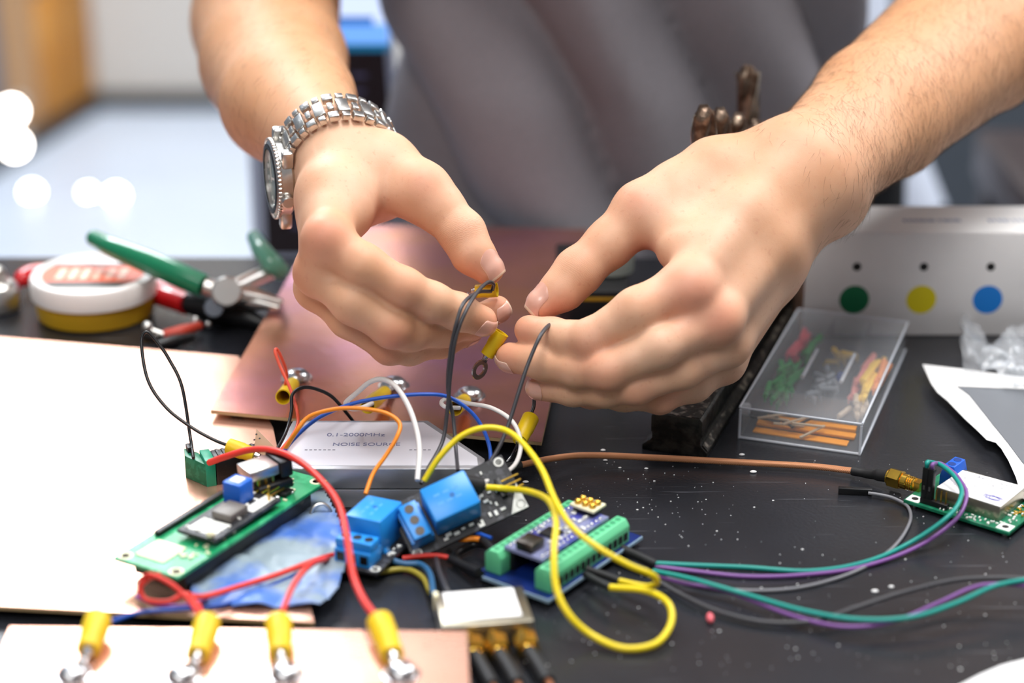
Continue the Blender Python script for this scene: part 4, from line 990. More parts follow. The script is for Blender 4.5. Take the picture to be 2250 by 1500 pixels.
# black loop at the left, ending in a yellow crimp
lead('black wire in a tall loop at the left ending in a yellow crimp', [([T(425, 1006, 18), X(418, 960, .868), X(400, 850, .872), X(372, 790, .875), X(346, 752, .876), X(322, 729, .876), X(311, 755, .875), X(325, 835, .868), X(365, 895, .864), X(420, 938, .862), X(470, 966, .86), X(506, 980, .858)], 'black_wire', .72)],
     [(X(503, 981, .858), X(562, 1000, .854), X(600, 1012, .85), U, {'r': 3.6})], 'leads with yellow crimp terminals')
wire('coral wire looping over the leftmost silver screw', [T(602, 1004, 22), X(640, 960, .868), X(655, 920, .88), X(640, 860, .892), X(618, 810, .9), X(605, 775, .902), X(608, 767, .904), X(618, 785, .906), X(630, 820, .91), X(627, 848, .915), T(636, 858, 16)], 'coral_wire', .75)
wire('black wire arching between the board edge and the pin header', [T(600, 1003, 22), X(628, 950, .87), X(640, 905, .88), X(642, 868, .885), X(662, 852, .888), X(690, 853, .89), X(728, 870, .895), X(760, 905, .9), X(784, 936, .905), X(798, 956, .906)], 'black_wire', .8)
wire('long blue wire arching over the aluminium box', [T(612, 1006, 20), X(650, 960, .85), X(700, 918, .85), X(770, 888, .848), X(850, 872, .846), X(930, 866, .846), X(985, 872, .848), X(1035, 905, .85), X(1065, 950, .85), X(1078, 1000, .848), X(1070, 1060, .84), X(1055, 1105, .835), T(1030, 1150, 10)], 'blue_wire', .85)
wire('orange wire bending down to the flat relay board', [T(618, 1000, 20), X(650, 950, .845), X(680, 915, .845), X(740, 898, .842), X(800, 898, .84), X(850, 908, .838), X(878, 930, .836), X(872, 960, .832), X(848, 1000, .83), X(820, 1040, .826), X(803, 1085, .82)], 'orange_wire', .95)
wire('white wire arching from the middle crimp to the tilted relay board', [X(818, 885, .896), X(795, 896, .89), X(770, 897, .882), X(760, 885, .874), X(785, 862, .866), X(815, 838, .856), X(845, 834, .852), X(875, 855, .845), X(905, 910, .838), X(921, 980, .83), X(917, 1055, .82)], 'white_wire', 1.15)
wire('white wire looping from the third crimp down to the grey plug', [X(1010, 896, .88), X(980, 894, .876), X(970, 884, .878), X(985, 876, .88), X(1030, 886, .876), X(1080, 896, .868), X(1125, 925, .858), X(1144, 970, .85), X(1135, 1015, .84), X(1105, 1042, .826), X(1062, 1060, .818)], 'white_wire', 1.0)
wire('thick yellow wire arching over the bench into the green terminal strip', [X(932, 1056, .815), X(965, 1005, .815), X(1010, 960, .816), X(1060, 940, .816), X(1110, 945, .815), X(1150, 975, .806), X(1190, 1030, .792), X(1220, 1100, .776), X(1255, 1155, .766), X(1310, 1200, .76), X(1380, 1240, .758), X(1432, 1262, .76), X(1444, 1280, .766), X(1420, 1288, .772), X(1362, 1276, .78)], 'yellow_wire', 1.25)
wire('thick yellow wire making the wide bottom loop', [X(1068, 1070, .812), X(1110, 1073, .812), X(1165, 1080, .80), X(1205, 1100, .788), X(1222, 1145, .772), X(1217, 1210, .758), X(1222, 1290, .75), X(1250, 1350, .746), X(1300, 1395, .745), X(1370, 1424, .74), X(1440, 1414, .742), X(1474, 1370, .75), X(1468, 1325, .757), X(1420, 1298, .764), X(1340, 1290, .77)], 'yellow_wire', 1.35)
def shell(pts, r, lab, grp='black plug shells'):
    b = B(); b.tube(cat_rom(pts, 4), r, 10); return tag(b.build('plug_shell', 'black_rubber'), lab, 'connector', grp)
shell([X(1362, 1276, .783), X(1325, 1262, .787), X(1290, 1250, .79)], 1.6, 'black plug shell between the green strip and the upper yellow wire')
shell([X(1342, 1291, .77), X(1312, 1276, .777), X(1286, 1262, .784)], 1.5, 'black plug shell at the end of the wide yellow loop')
shell([X(1442, 1240, .80), X(1400, 1220, .806), X(1350, 1198, .812)], 1.9, 'black plug shell at the start of the upper teal wire')
shell([X(1425, 1256, .795), X(1385, 1240, .80), X(1330, 1222, .806)], 1.7, 'black plug shell at the start of the lower teal wire')
shell([X(1056, 1066, .815), X(1035, 1063, .812), X(1012, 1058, .81)], 3.4, 'dark grey plug on the corner of the tilted relay board')
shell([T(1052, 1256, 6), T(1015, 1240, 4), T(985, 1224, 3)], 1.7, 'black plug shell at the end of the short red wire')
shell([T(1090, 1222, 9), T(1075, 1200, 8), T(1060, 1186, 7)], 1.7, 'black plug shell at the end of the short orange wire')
for pp_, lab in (((1070, 1190, 5, 1000, 1225, 3, 960, 1240, 2), 'black cable lying between the relay boards and the green strip'),):
    wire(lab, [T(1090, 1205, 6), T(1050, 1195, 4), T(1020, 1205, 3), T(1000, 1225, 3), T(1040, 1262, 3), T(1060, 1262, 5)], 'black_wire', 1.6)
# teal, purple and grey leads on the bench
wire('upper teal wire sweeping across the bench to the socket on the green board', [X(1440, 1237, .80), T(1520, 1241, 2), T(1640, 1246, 1.2), T(1780, 1254, 1.2), T(1900, 1235, 1.5), T(2000, 1192, 4), X(2085, 1133, .815), X(2113, 1085, .828), X(2098, 1048, .84), X(2068, 1022, .85), X(2044, 1015, .855), DUP[0]+Vector((0, 0, 2)), DUP[0]-Vector((0, 0, .5))], 'teal_wire', 1.0)
wire('upper purple wire running beside the teal one to the green board', [X(1440, 1244, .80), T(1530, 1255, 1.2), T(1640, 1266, 1), T(1760, 1263, 1), T(1890, 1246, 1), T(2010, 1204, 2.5), X(2097, 1144, .822), X(2124, 1090, .835), X(2108, 1052, .846), X(2085, 1030, .855), X(2066, 1018, .862), DUP[1]+Vector((0, 0, 2)), DUP[1]-Vector((0, 0, .5))], 'purple_wire', .9)
wire('light grey wire curving round to a loose black socket', [X(1440, 1262, .80), T(1530, 1285, 1), T(1640, 1297, .9), T(1760, 1290, .9), T(1880, 1255, .9), T(1960, 1205, .9), T(1998, 1150, 1), T(1996, 1115, 1.2), T(1965, 1095, 1.6), T(1935, 1087, 2), T(1908, 1083, 2)], 'lightgrey_wire', .75)
m = fr(T(1842, 1086, 0), T(1914, 1090, 0)); m.translation.z = 0
t = thing('wire_socket', 'loose black single pin socket at the end of the light grey wire', 'connector', m)
B().box(0, 14.4, 0, 2.6, .2, 3.0, .25).build('shell', 'black_plastic', t); B().box(3, 5, .8, 1.8, 3.0, 3.05).build('shell_window', 'dark_steel', t)
wire('lower teal wire sagging towards the right edge of the picture', [X(1436, 1254, .795), T(1520, 1272, 6), T(1640, 1306, 5), T(1760, 1340, 5), T(1880, 1360, 6), T(2000, 1356, 8), T(2100, 1325, 10), T(2190, 1286, 12), T(2290, 1268, 12)], 'teal_wire', 1.0)
wire('lower purple wire sagging below the lower teal one', [X(1436, 1262, .795), T(1500, 1280, 3), T(1600, 1300, 3), T(1740, 1352, 3), T(1850, 1376, 4), T(1960, 1366, 5), T(2060, 1325, 8), T(2160, 1285, 10), T(2290, 1288, 10)], 'purple_wire', .8)
wire('dark grey wire sagging below the yellow loop to the right edge', [X(1432, 1268, .79), T(1500, 1308, 3), T(1580, 1344, 2), T(1680, 1366, 2), T(1790, 1364, 3), T(1880, 1335, 5), T(1990, 1300, 8), T(2120, 1272, 9), T(2290, 1270, 10)], 'grey_wire', 1.0)
# red family at the left front
CR1 = X(822, 1366, .728)
wire('bright red wire lying along the front of the display board', [T(330, 1266, 22), T(308, 1290, 18), T(322, 1318, 14), T(370, 1322, 14), T(410, 1305, 16), X(436, 1335, .745), X(447, 1372, .73)], 'red_wire', 1.1)
wire('dark red wire curling around the corner of the display board', [T(350, 1262, 22), T(310, 1275, 18), T(330, 1262, 24), T(372, 1280, 22), T(405, 1308, 18), X(430, 1340, .742), X(442, 1372, .73)], 'red_wire', 1.0)
wire('red wire running from the relay boards across the blue film', [T(795, 1217, 4), T(740, 1218, 7), T(690, 1232, 9), T(610, 1262, 11), T(520, 1290, 12), T(450, 1310, 13), T(415, 1308, 16)], 'red_wire', 1.15)
wire('blue wire trailing under the red ones along the board edge', [T(790, 1222, 3), T(700, 1240, 6), T(600, 1285, 8), T(500, 1325, 8), T(400, 1338, 9), T(310, 1345, 9), T(240, 1366, 13)], 'blue_wire', .9)
wire('violet wire crossing the display board corner', [T(300, 1310, 9), T(350, 1330, 9), T(420, 1328, 10), T(470, 1305, 10), T(520, 1288, 9)], 'purple_wire', .9)
wire('short red wire between the relay boards and a black plug', [T(885, 1226, 3), T(925, 1221, 4), T(960, 1220, 4), T(988, 1225, 3.5)], 'red_wire', 1.1)
wire('short orange wire beside the tilted relay board', [T(985, 1170, 4), T(1010, 1184, 6), T(1040, 1183, 7), T(1064, 1186, 7)], 'orange_wire', 1.2)
wire('thin blue wire ending beside the short orange one', [T(985, 1160, 6), T(1030, 1168, 8), T(1052, 1172, 9), T(1080, 1182, 9)], 'blue_wire', .8)
wire('steel blue wire bending down to the tin module', [T(845, 1195, 8), T(862, 1228, 5), T(890, 1238, 4), T(925, 1240, 4), T(945, 1262, 5), T(952, 1305, 7)], 'steel_blue_wire', 1.25)
wire('dull yellow wire below the relay boards', [T(755, 1215, 3), T(790, 1248, 2.5), T(830, 1256, 2), T(890, 1250, 2), T(928, 1268, 2), T(945, 1300, 3)], 'dull_yellow_wire', 1.2)
wire('dark grey wire falling to the tin module', [T(958, 1225, 3), T(965, 1255, 4), T(980, 1292, 7), T(988, 1308, 6)], 'grey_wire', 1.2)
for k, pts in enumerate(([(770, 1150, 14), (800, 1185, 10), (825, 1215, 6), (850, 1225, 4)], [(860, 1140, 14), (835, 1160, 12), (790, 1180, 9), (765, 1205, 5)], [(840, 1165, 14), (835, 1195, 10), (850, 1220, 5)])):
    wire(['blue jumper lead crossing the blue terminal block from its left', 'blue jumper lead slanting down left over the blue terminal block', 'short upright blue jumper lead behind the terminal block'][k], [T(*p) for p in pts], 'relay_blue', 1.5)
# crimps on the front board, each with its wire
fg = 'leads with yellow crimp terminals on the front board'
def frontcrimp(px0, py0, px1, py1, sx, sy, wires, lab):
    p2 = T(sx, sy, 13.8); p0 = X(px0, py0, .724); p1 = T(px1, py1, 16.5)
    return lead(lab, wires, [(p0, p1, p2, U, {'r': 4.8, 'ro': 5.8})], fg)
frontcrimp(216, 1358, 193, 1428, 162, 1480, [([X(216, 1358, .724), X(222, 1350, .73), T(240, 1362, 12)], 'blue_wire', .9)], 'yellow crimp terminal on the front board, leftmost of the four')
frontcrimp(456, 1366, 434, 1440, 402, 1482, [([X(456, 1366, .724), X(444, 1352, .73), X(436, 1330, .744)], 'red_wire', 1.2)], 'yellow crimp terminal on the front board, second from the left')
frontcrimp(612, 1366, 616, 1438, 628, 1480, [([X(612, 1366, .724), X(622, 1340, .735), X(645, 1285, .75), X(680, 1242, .765), T(720, 1226, 8)], 'red_wire', 1.15)], 'yellow crimp terminal on the front board, third with a thin red wire')
frontcrimp(834, 1364, 862, 1440, 882, 1480, [([X(834, 1364, .724), X(800, 1320, .735), X(775, 1260, .75), X(762, 1180, .765), X(745, 1110, .785), X(710, 1060, .80), X(660, 1015, .815), X(605, 990, .825), X(550, 988, .835), X(495, 1003, .84), T(460, 1016, 19)], 'red_wire', 1.45)], 'thick red wire and yellow crimp at the right of the front board')
# crimps on the rear board
rg = 'leads with yellow crimp terminals'
def rearcrimp(px0, py0, d0, px1, py1, z1, sx, sy, lab, wires=[], r=3.5):
    return lead(lab, wires, [(X(px0, py0, d0), T(px1, py1, z1), T(sx, sy, Zb+1.2), U, {'r': r})], 'crimp terminals on the rear copper board')
rearcrimp(622, 872, .904, 643, 843, Zb+6, 655, 834, 'yellow crimp terminal under the coral wire on the rear copper board')
rearcrimp(808, 892, .898, 845, 862, Zb+5, 866, 851, 'yellow crimp terminal under the white wire on the rear copper board')
rearcrimp(1000, 896, .89, 1020, 880, Zb+5, 1034, 873, 'yellow crimp terminal pointing at the viewer on the rear copper board')
lead('yellow crimp with a bright fork on a short black wire', [([X(1174, 872, .882), X(1172, 895, .878), X(1162, 918, .872)], 'black_wire', .85), ([X(1166, 915, .872), X(1156, 938, .866)], 'black_wire', .85)],
     [(X(1166, 918, .872), X(1142, 968, .862), T(1118, 1012, 6), CB*.7+CU*.5, {'r': 3.7, 'fork': True, 'ro': 4.4})], rg)
# held terminals and the dark leads in the hands
lead('pair of dark grey wires hanging from the left fingertips', [
    ([X(1082, 636, .876), X(1084, 624, .872), X(1072, 620, .866), X(1050, 640, .852), X(1025, 680, .838), X(1002, 740, .836), X(990, 820, .84), X(983, 900, .843), X(972, 970, .842), X(940, 1030, .83), T(925, 1062, 22)], 'grey_wire', .85),
    ([X(1078, 640, .876), X(1050, 642, .858), X(1020, 664, .84), X(1004, 705, .835), X(990, 770, .838), X(984, 850, .842), X(996, 920, .846), X(1002, 990, .84), X(1006, 1034, .825)], 'grey_wire', .85)],
     [(X(1092, 636, .882), X(1046, 640, .884), X(1018, 650, .89), CU, {'r': 3.3})], rg)
lead('empty yellow ring terminal held between both hands', [], [(X(1102, 730, .872), X(1070, 780, .874), X(1054, 812, .874), CR*.8+CB*.45+CU*.35, {'r': 3.4, 'ro': 4.6})], rg)
wire('dark grey wire falling from the right hand to the tilted relay board', [X(1222, 712, .868), X(1208, 713, .858), X(1186, 740, .846), X(1160, 800, .842), X(1140, 860, .84), X(1118, 930, .838), X(1095, 985, .834), X(1065, 1030, .828), X(1040, 1060, .818)], 'grey_wire', .9)
# metal ring below the box, blue film
p = T(706, 1150, 3); t_ = basis(p+Vector((0, 0, 3)), CR, CB*.9+CR*.3); b = B(); b.tube([(4.4*math.cos(a*PI/14), 5.6*math.sin(a*PI/14), 0) for a in range(28)], .8, 8, closed=True, m=t_)
tag(b.build('metal_ring', 'steel'), 'small steel ring standing below the aluminium box beside the red wire', 'ring')
def crumple(name, outline, z0, amp, mk, label, cat, n=44, th=.35, seed=1, freq=.05, zfun=None, thick=True):
    from mathutils import noise as mn
    P = [T(x, y, 0) for x, y in outline]; xs = [p.x for p in P]; ys = [p.y for p in P]; x0, x1, y0, y1 = min(xs), max(xs), min(ys), max(ys)
    def inside(x, y):
        c = False; j = len(P)-1
        for i in range(len(P)):
            if (P[i].y > y) != (P[j].y > y) and x < (P[j].x-P[i].x)*(y-P[i].y)/(P[j].y-P[i].y)+P[i].x: c = not c
            j = i
        return c
    vs = []; idx = {}; fs = []
    for i in range(n+1):
        for k in range(n+1):
            x = x0+(x1-x0)*i/n; y = y0+(y1-y0)*k/n
            h = abs(mn.noise(Vector((x*freq, y*freq, seed))))*amp*1.5+abs(mn.noise(Vector((x*freq*2.7, y*freq*2.7, seed+5))))*amp*.6
            vs.append((x, y, z0+h+(zfun(x, y) if zfun else 0)))
    for i in range(n):
        for k in range(n):
            if inside(x0+(x1-x0)*(i+.5)/n, y0+(y1-y0)*(k+.5)/n): a = i*(n+1)+k; fs.append((a, a+n+1, a+n+2, a+1))
    used = sorted({v for f in fs for v in f}); re_ = {v: i for i, v in enumerate(used)}
    b = B(); b.add([vs[v] for v in used], [[re_[v] for v in f] for f in fs]); o = b.build(name, mk, ang=180)
    md_ = o.modifiers.new('s', 'SOLIDIFY'); md_.thickness = th*.001; md_.offset = 1
    return tag(o, label, cat)
crumple('plastic_film', [(425, 1325), (470, 1275), (700, 1085), (748, 1180), (762, 1262), (745, 1330), (705, 1372), (420, 1368)], 6.8, 2.2, 'blue_film', 'crumpled blue grey plastic film under the display board and red wires', 'plastic film', 60, .3, 3, .045)
# ================= tub of solder paste ======================================================================
c = T(190, 735, 0); cen = Vector((c.x-1, c.y+32, 0))
t = thing('paste_tub', 'round tub of amber paste with a white screw lid and striped label', 'tub', Matrix.Translation(cen))
B().lathe([(28, 0), (30.5, .8), (31.2, 6), (31.6, 13)], 64).build('jar', 'grease', t)
ld = B().lathe([(32.4, 11.5), (33.2, 12), (33.4, 21), (32.4, 22.6), (29.5, 23), (28.5, 22.2), (0.01, 22.2)], 72).build('lid', 'lid', t)
b = B(); n_ = 40; y0, y1 = -19, 12
def seg(ya, yb, R_): return [(-math.sqrt(R_*R_-ya*ya), ya), (math.sqrt(R_*R_-ya*ya), ya)] + [(math.sqrt(R_*R_-y*y), y) for y in [ya+(yb-ya)*k/8 for k in range(1, 9)]] + [(-math.sqrt(R_*R_-y*y), y) for y in [yb-(yb-ya)*k/8 for k in range(0, 8)]]
B().prism(seg(-20, 14, 27), 22.2, 22.35).build('lid_label', 'orange_label', ld)
b = B(); b.prism(seg(-21, -13, 27), 22.36, 22.45); b.prism(seg(11, 15, 27), 22.36, 22.45); b.build('label_border', 'dark_label', ld)
b = B(); r6 = random.Random(2)
for x in (-17, -10.5, -4, 2.5, 9, 15.5): b.prism([(x-2, -9), (x+2.2, -9), (x+2.6, 7), (x-1.6, 7)], 22.36, 22.44, m=None)
b.build('label_mark', 'pale_label', ld)
# ================= pliers and cutters =========================================================================
def tube_xy(pts, z_r, r, flat=1.0):
    pass
def grip(b, pts, rad, n=14): b.tube(cat_rom(pts, 6), [rad[min(len(rad)-1, int(i/6))]*(1-(i % 6)/6)+rad[min(len(rad)-1, int(i/6)+1)]*((i % 6)/6) for i in range((len(pts)-1)*6+1)], n)
o = T(470, 640, 0)
t = thing('pliers', 'pair of pliers with long green handles lying behind the tub', 'pliers', Matrix.Translation(o))
b = B(); pts = [T(208, 524, 37), T(250, 545, 36), T(320, 573, 33), T(390, 603, 29), T(448, 628, 25)]
grip(b, [p-o for p in pts], [4.6, 5.6, 6.4, 6.6, 6.2, 5]); b.ell(pts[0]-o, 4.6, n=14); b.build('handle', 'green_grip', t)
b = B(); pts = [T(560, 522, 35), T(575, 550, 33), T(598, 578, 29), T(618, 598, 23), T(560, 622, 20)]
grip(b, [p-o for p in pts[:4]], [4.4, 5.2, 5.6, 5]); b.ell(pts[0]-o, 4.4, n=14); b.build('handle', 'pale_green_grip', t)
b = B(); b.cyl(T(448, 628, 25)-o, T(485, 640, 22)-o, 4.6, 5.6, n=16); b.cyl(T(498, 650, 13)-o, T(498, 640, 25)-o, 8, n=24, bev=1)
b.tube([T(500, 642, 20)-o, T(555, 650, 18)-o, T(620, 664, 16)-o], [6, 5, 1.8], 12); b.build('jaw', 'steel', t)
b = B(); b.tube([T(500, 648, 16)-o, T(560, 664, 15)-o, T(614, 676, 14)-o], [5, 4.5, 1.6], 12); b.tube([T(505, 640, 21)-o, T(560, 612, 23)-o, T(610, 592, 23)-o], [5, 4.6, 4.4], 12); b.build('jaw', 'steel', t)
o = T(430, 680, 4)
t = thing('wire_cutter', 'wire cutter with red handles and black jaws, half hidden by the tub', 'pliers', Matrix.Translation(o))
b = B(); grip(b, [p-o for p in (T(330, 645, 9), T(372, 655, 8), T(412, 668, 8))], [5, 5.8, 6, 5.4]); b.build('handle', 'red_grip', t)
b = B(); grip(b, [p-o for p in (T(48, 612, 10), T(80, 602, 10), T(180, 600, 9), T(300, 620, 9), T(400, 650, 8))], [5, 5.6, 5.6, 5.6, 5.4, 5]); b.ell(T(50, 612, 10)-o, 5, n=12); b.build('handle', 'red_grip', t)
b = B(); b.tube([T(408, 664, 8)-o, T(450, 668, 8)-o, T(520, 690, 6)-o, T(590, 716, 3)-o], [6, 8.5, 8, 2.5], 14); b.build('jaw', 'black_plastic', t)
b = B(); b.cyl(T(470, 676, 10)-o, T(470, 676, 17)-o, 5, n=20, bev=.6); b.build('pivot', 'slate_blue', t)
o = T(390, 735, 0)
t = thing('test_clip', 'small red and black clip with bright metal tips between tub and copper board', 'clip', Matrix.Translation(o))
B().tube([p-o for p in (T(360, 735, 4), T(400, 728, 5), T(440, 715, 5))], [2.4, 3.6, 2.2], 12).build('red_cover', mat('clip_red', '#c0402e', .4), t)
B().tube([p-o for p in (T(345, 758, 3), T(380, 750, 3), T(425, 738, 3))], [2, 3.4, 2], 12).build('black_cover', 'black_plastic', t)
b = B(); b.ell(T(324, 718, 8)-o, 2.9, n=14); b.cyl(T(324, 722, 7)-o, T(360, 735, 4)-o, 1.4, n=10); b.ell(T(430, 704, 7)-o, 2.2, n=12); b.ell(T(458, 712, 6)-o, 1.8, n=12); b.build('metal_tip', 'steel', t)
b = B(); b.cyl(T(318, 734, 3)-o, T(350, 745, 3)-o, 2.4, n=12, bev=.4); b.build('knurled_nut', 'dark_steel', t)
c = T(-8, 690, 0); b = B(); b.lathe([(10, 0), (11.5, 1), (11.5, 12), (9, 15), (6, 16), (5, 22), (3, 24), (0.01, 24.4)], 30, m=Matrix.Translation((c.x, c.y+8, 0)))
tag(b.build('lens_cap', 'steel'), 'shiny round metal part cut by the left edge beside the tub', 'metal part')
# ================= white carton with coloured dots ===============================================================
y0 = 961
def at_y(px, py, y): r = ray(px, py); k = y/r.y; return Vector((0, 0, H))+r*k
a = at_y(1762, 735, y0); tp = at_y(1762, 512, y0).z; x1 = 400
t = thing('component_carton', 'long white carton with green, yellow and blue dots at the right', 'box', Matrix.Translation((a.x, y0, 0)))
B().box(0, x1-a.x, 0, 44, 0, tp, .9).build('carton_body', 'carton', t)
B().box(-.25, .1, 1, 43.2, .6, tp-.8).build('end_flap', 'carton_side', t)
B().box(.8, x1-a.x-.8, .8, 43.4, tp, tp+.3, .1).build('lid_panel', 'paper', t)
for px, mk, nm, hx in ((1877, 'green_dot', 'green_dot', 1883), (2024, 'yellow_dot', 'yellow_dot', 2030), (2170, 'blue_dot', 'blue_dot', 2177), (2316, 'red_grip', 'red_dot', 2322)):
    q = at_y(px, 658, y0)-Vector((a.x, y0, 0)); B().cyl((q.x, .05, q.z), (q.x, -.12, q.z), 7.7, n=40).build(nm, mk, t)
    q = at_y(hx, 586, y0)-Vector((a.x, y0, 0)); B().cyl((q.x, .05, q.z), (q.x, -.12, q.z), 2.2, n=24).build('round_hole', 'black_dot', t)
b = B(); r7 = random.Random(5)
for x0_, n_ in ((52, 12), (96, 20)):
    for k in range(n_): w_ = r7.uniform(1, 2.2); b.box(x0_+k*2.6, x0_+k*2.6+w_, 17, 21.5, tp+.3, tp+.36)
b.build('printed_line', mat('soft_ink', '#9aa3b8', .8), t)
# ================= compartment box of jumper wires ================================================================
m = fr(T(1624, 962, 0), T(1886, 999, 0)); W_, L_, Hh = 55.6, 132, 14.5
t = thing('jumper_kit_box', 'clear plastic compartment box full of coloured jumper wires', 'box', m)
defm('clear_wall', '#d6dbe2', .08, alpha=.13, spec=.9); defm('clear_edge', '#e4e9f2', .12, alpha=.75, spec=.9)
b = B(); b.box(0, W_, 0, L_, 0, .9, .3); b.box(0, 1, 0, L_, .9, Hh, .2); b.box(W_-1, W_, 0, L_, .9, Hh, .2); b.box(1, W_-1, 0, 1, .9, Hh, .2); b.box(1, W_-1, L_-1, L_, .9, Hh, .2); b.build('tray', 'clear_wall', t)
B().box(-.4, W_+.4, -.4, L_+.4, Hh, Hh+1.1, .35).build('lid', 'clear_wall', t)
b = B(); 
for x_ in (-.3, W_+.3): b.tube([(x_, 0, Hh+1), (x_, L_, Hh+1)], .55, 8)
for y_ in (-.3, L_+.3): b.tube([(0, y_, Hh+1), (W_, y_, Hh+1)], .45, 8)
b.tube([(-.2, -.2, .6), (W_+.2, -.2, .6), (W_+.2, L_, .6)], .6, 8); b.tube([(0, 0, 0), (0, 0, Hh)], .6, 8); b.tube([(W_, 0, 0), (W_, 0, Hh)], .6, 8); b.build('bright_edge', 'clear_edge', t)
b = B(); b.box(1, W_-1, 28, 28.8, .9, Hh-1)
for x_ in (18.5, 37): b.box(x_, x_+.8, 28, L_-1, .9, Hh-1)
b.box(18.5, 37, 84, 84.8, .9, Hh-1); b.build('divider', 'clear_wall', t)
b = B()
for x_ in (18.9, 37.4): b.tube([(x_, 48, Hh-.6), (x_, 84, Hh-.6)], 1.0, 8)
b.build('divider_edge', 'clear_edge', t)
B().cyl((-3.4, 20, 6), (.2, 20, 6), 3.0, n=16, bev=.6).build('hinge_lug', 'frost', t)
mi_ = m
def jumper(x, y, a_, L2, mk, z, lab, grp):
    mm = m @ Matrix.Translation((x, y, z)) @ Matrix.Rotation(a_, 4, 'Z'); b = B()
    b.tube([mm @ Vector(p) for p in ((-L2/2, 0, -1.6), (-L2/2, 0, .2), (-L2/2+.7, 0, .8), (L2/2-.7, 0, .8), (L2/2, 0, .2), (L2/2, 0, -1.6))], [.5, .5, 1.35, 1.35, .5, .5], 7)
    return tag(b.build('jumper_wire', mk), lab, 'wire', grp)
defm('jw_green', '#1f9a46', .4); defm('jw_red', '#d24a5c', .4); defm('jw_yellow', '#f0c53c', .4); defm('jw_orange', '#f0903c', .4); defm('jw_pink', '#e28a80', .4); defm('jw_grey', '#9aa0a8', .4); defm('jw_blue', '#2c4f9e', .4); defm('jw_tan', '#c8b49a', .4)
rk = random.Random(12)
for k in range(24): jumper(rk.uniform(5, 15), rk.uniform(33, 82), PI/2+rk.uniform(-.35, .35), rk.uniform(12, 18), 'jw_green', 3+rk.uniform(0, 7), 'green jumper wire in the left compartment of the clear box', 'green jumpers')
for k in range(11): jumper(rk.uniform(4.5, 9), rk.uniform(88, 112), PI/2+rk.uniform(-.3, .3), rk.uniform(12, 16), 'jw_red', 3+rk.uniform(0, 7), 'red jumper wire at the rear of the left compartment', 'red jumpers')
for k in range(5): jumper(rk.uniform(11, 15), rk.uniform(88, 116), PI/2+rk.uniform(-.3, .3), rk.uniform(12, 16), 'jw_green', 3+rk.uniform(0, 7), 'green jumper wire beside the red ones at the rear of the clear box', 'rear green jumpers')
for k in range(16): jumper(rk.uniform(23, 33), rk.uniform(40, 78), rk.uniform(0, 3), rk.uniform(5, 9), 'jw_grey', 3+rk.uniform(0, 5), 'short grey jumper wire in the middle compartment', 'grey jumpers')
for k in range(3): jumper(rk.uniform(31, 34), rk.uniform(68, 76), rk.uniform(1.2, 1.8), 6, 'jw_blue', 4+rk.uniform(0, 5), 'short blue jumper wire in the middle compartment', 'blue jumpers')
for k in range(6): jumper(rk.uniform(24, 33), rk.uniform(94, 106), rk.uniform(0, 3), rk.uniform(7, 10), 'jw_yellow', 3+rk.uniform(0, 6), 'yellow jumper wire in the rear middle compartment', 'rear yellow jumpers')
for k in range(14): jumper(rk.uniform(46, 51), rk.uniform(52, 84), PI/2+rk.uniform(-.12, .12), rk.uniform(24, 34), 'jw_yellow', 4+rk.uniform(0, 7), 'long yellow jumper wire in the right compartment', 'long yellow jumpers')
for k in range(6): jumper(rk.uniform(51.5, 53), rk.uniform(60, 92), PI/2+rk.uniform(-.08, .08), rk.uniform(22, 30), 'jw_orange', 4+rk.uniform(0, 7), 'long orange jumper wire against the right wall of the clear box', 'long orange jumpers')
for k in range(10): jumper(rk.uniform(41.5, 45), rk.uniform(56, 92), PI/2+rk.uniform(-.15, .15), rk.uniform(18, 28), 'jw_pink', 3+rk.uniform(0, 6), 'pinkish jumper wire left of the yellow ones in the right compartment', 'pink jumpers')
for k in range(8): jumper(rk.uniform(41, 52), rk.uniform(34, 48), PI/2+rk.uniform(-.3, .3), rk.uniform(8, 13), 'jw_tan', 2.6+rk.uniform(0, 5), 'short tan jumper wire at the front of the right compartment', 'tan jumpers')
for k, (x, y, w_, h_, z, a_) in enumerate(((27, 8, 44, 5.5, 1.0, -.03), (28, 15, 46, 5, 1.4, -.03), (29, 22, 42, 4.6, 1.0, .02))):
    mm = m @ Matrix.Translation((x, y, z)) @ Matrix.Rotation(a_, 4, 'Z'); b = B(); b.box(-w_/2, w_/2, -h_/2, h_/2, 0, .8+.6*k, .2, m=mm)
    tag(b.build('amber_strip', 'kapton'), ['amber strip at the very front of the clear box', 'amber strip in the middle of the three in the clear box', 'rearmost amber strip in the front compartment'][k], 'strip', 'amber strips')
for k in range(9):
    x = 9+k*2.9; mm = m @ Matrix.Translation((x, 9+rk.uniform(-3, 9), 4.0+rk.uniform(0, 3))) @ Matrix.Rotation(rk.uniform(-.9, .9), 4, 'Z') @ Matrix.Rotation(rk.uniform(-.25, .25), 4, 'Y'); b = B(); b.box(-7, 7, -.7, .7, -.3, .5, .15, m=mm)
    tag(b.build('component_strip', 'jw_tan' if k % 3 else 'dark_label'), 'loose narrow strip lying on the amber strips in the clear box', 'strip', 'loose strips')
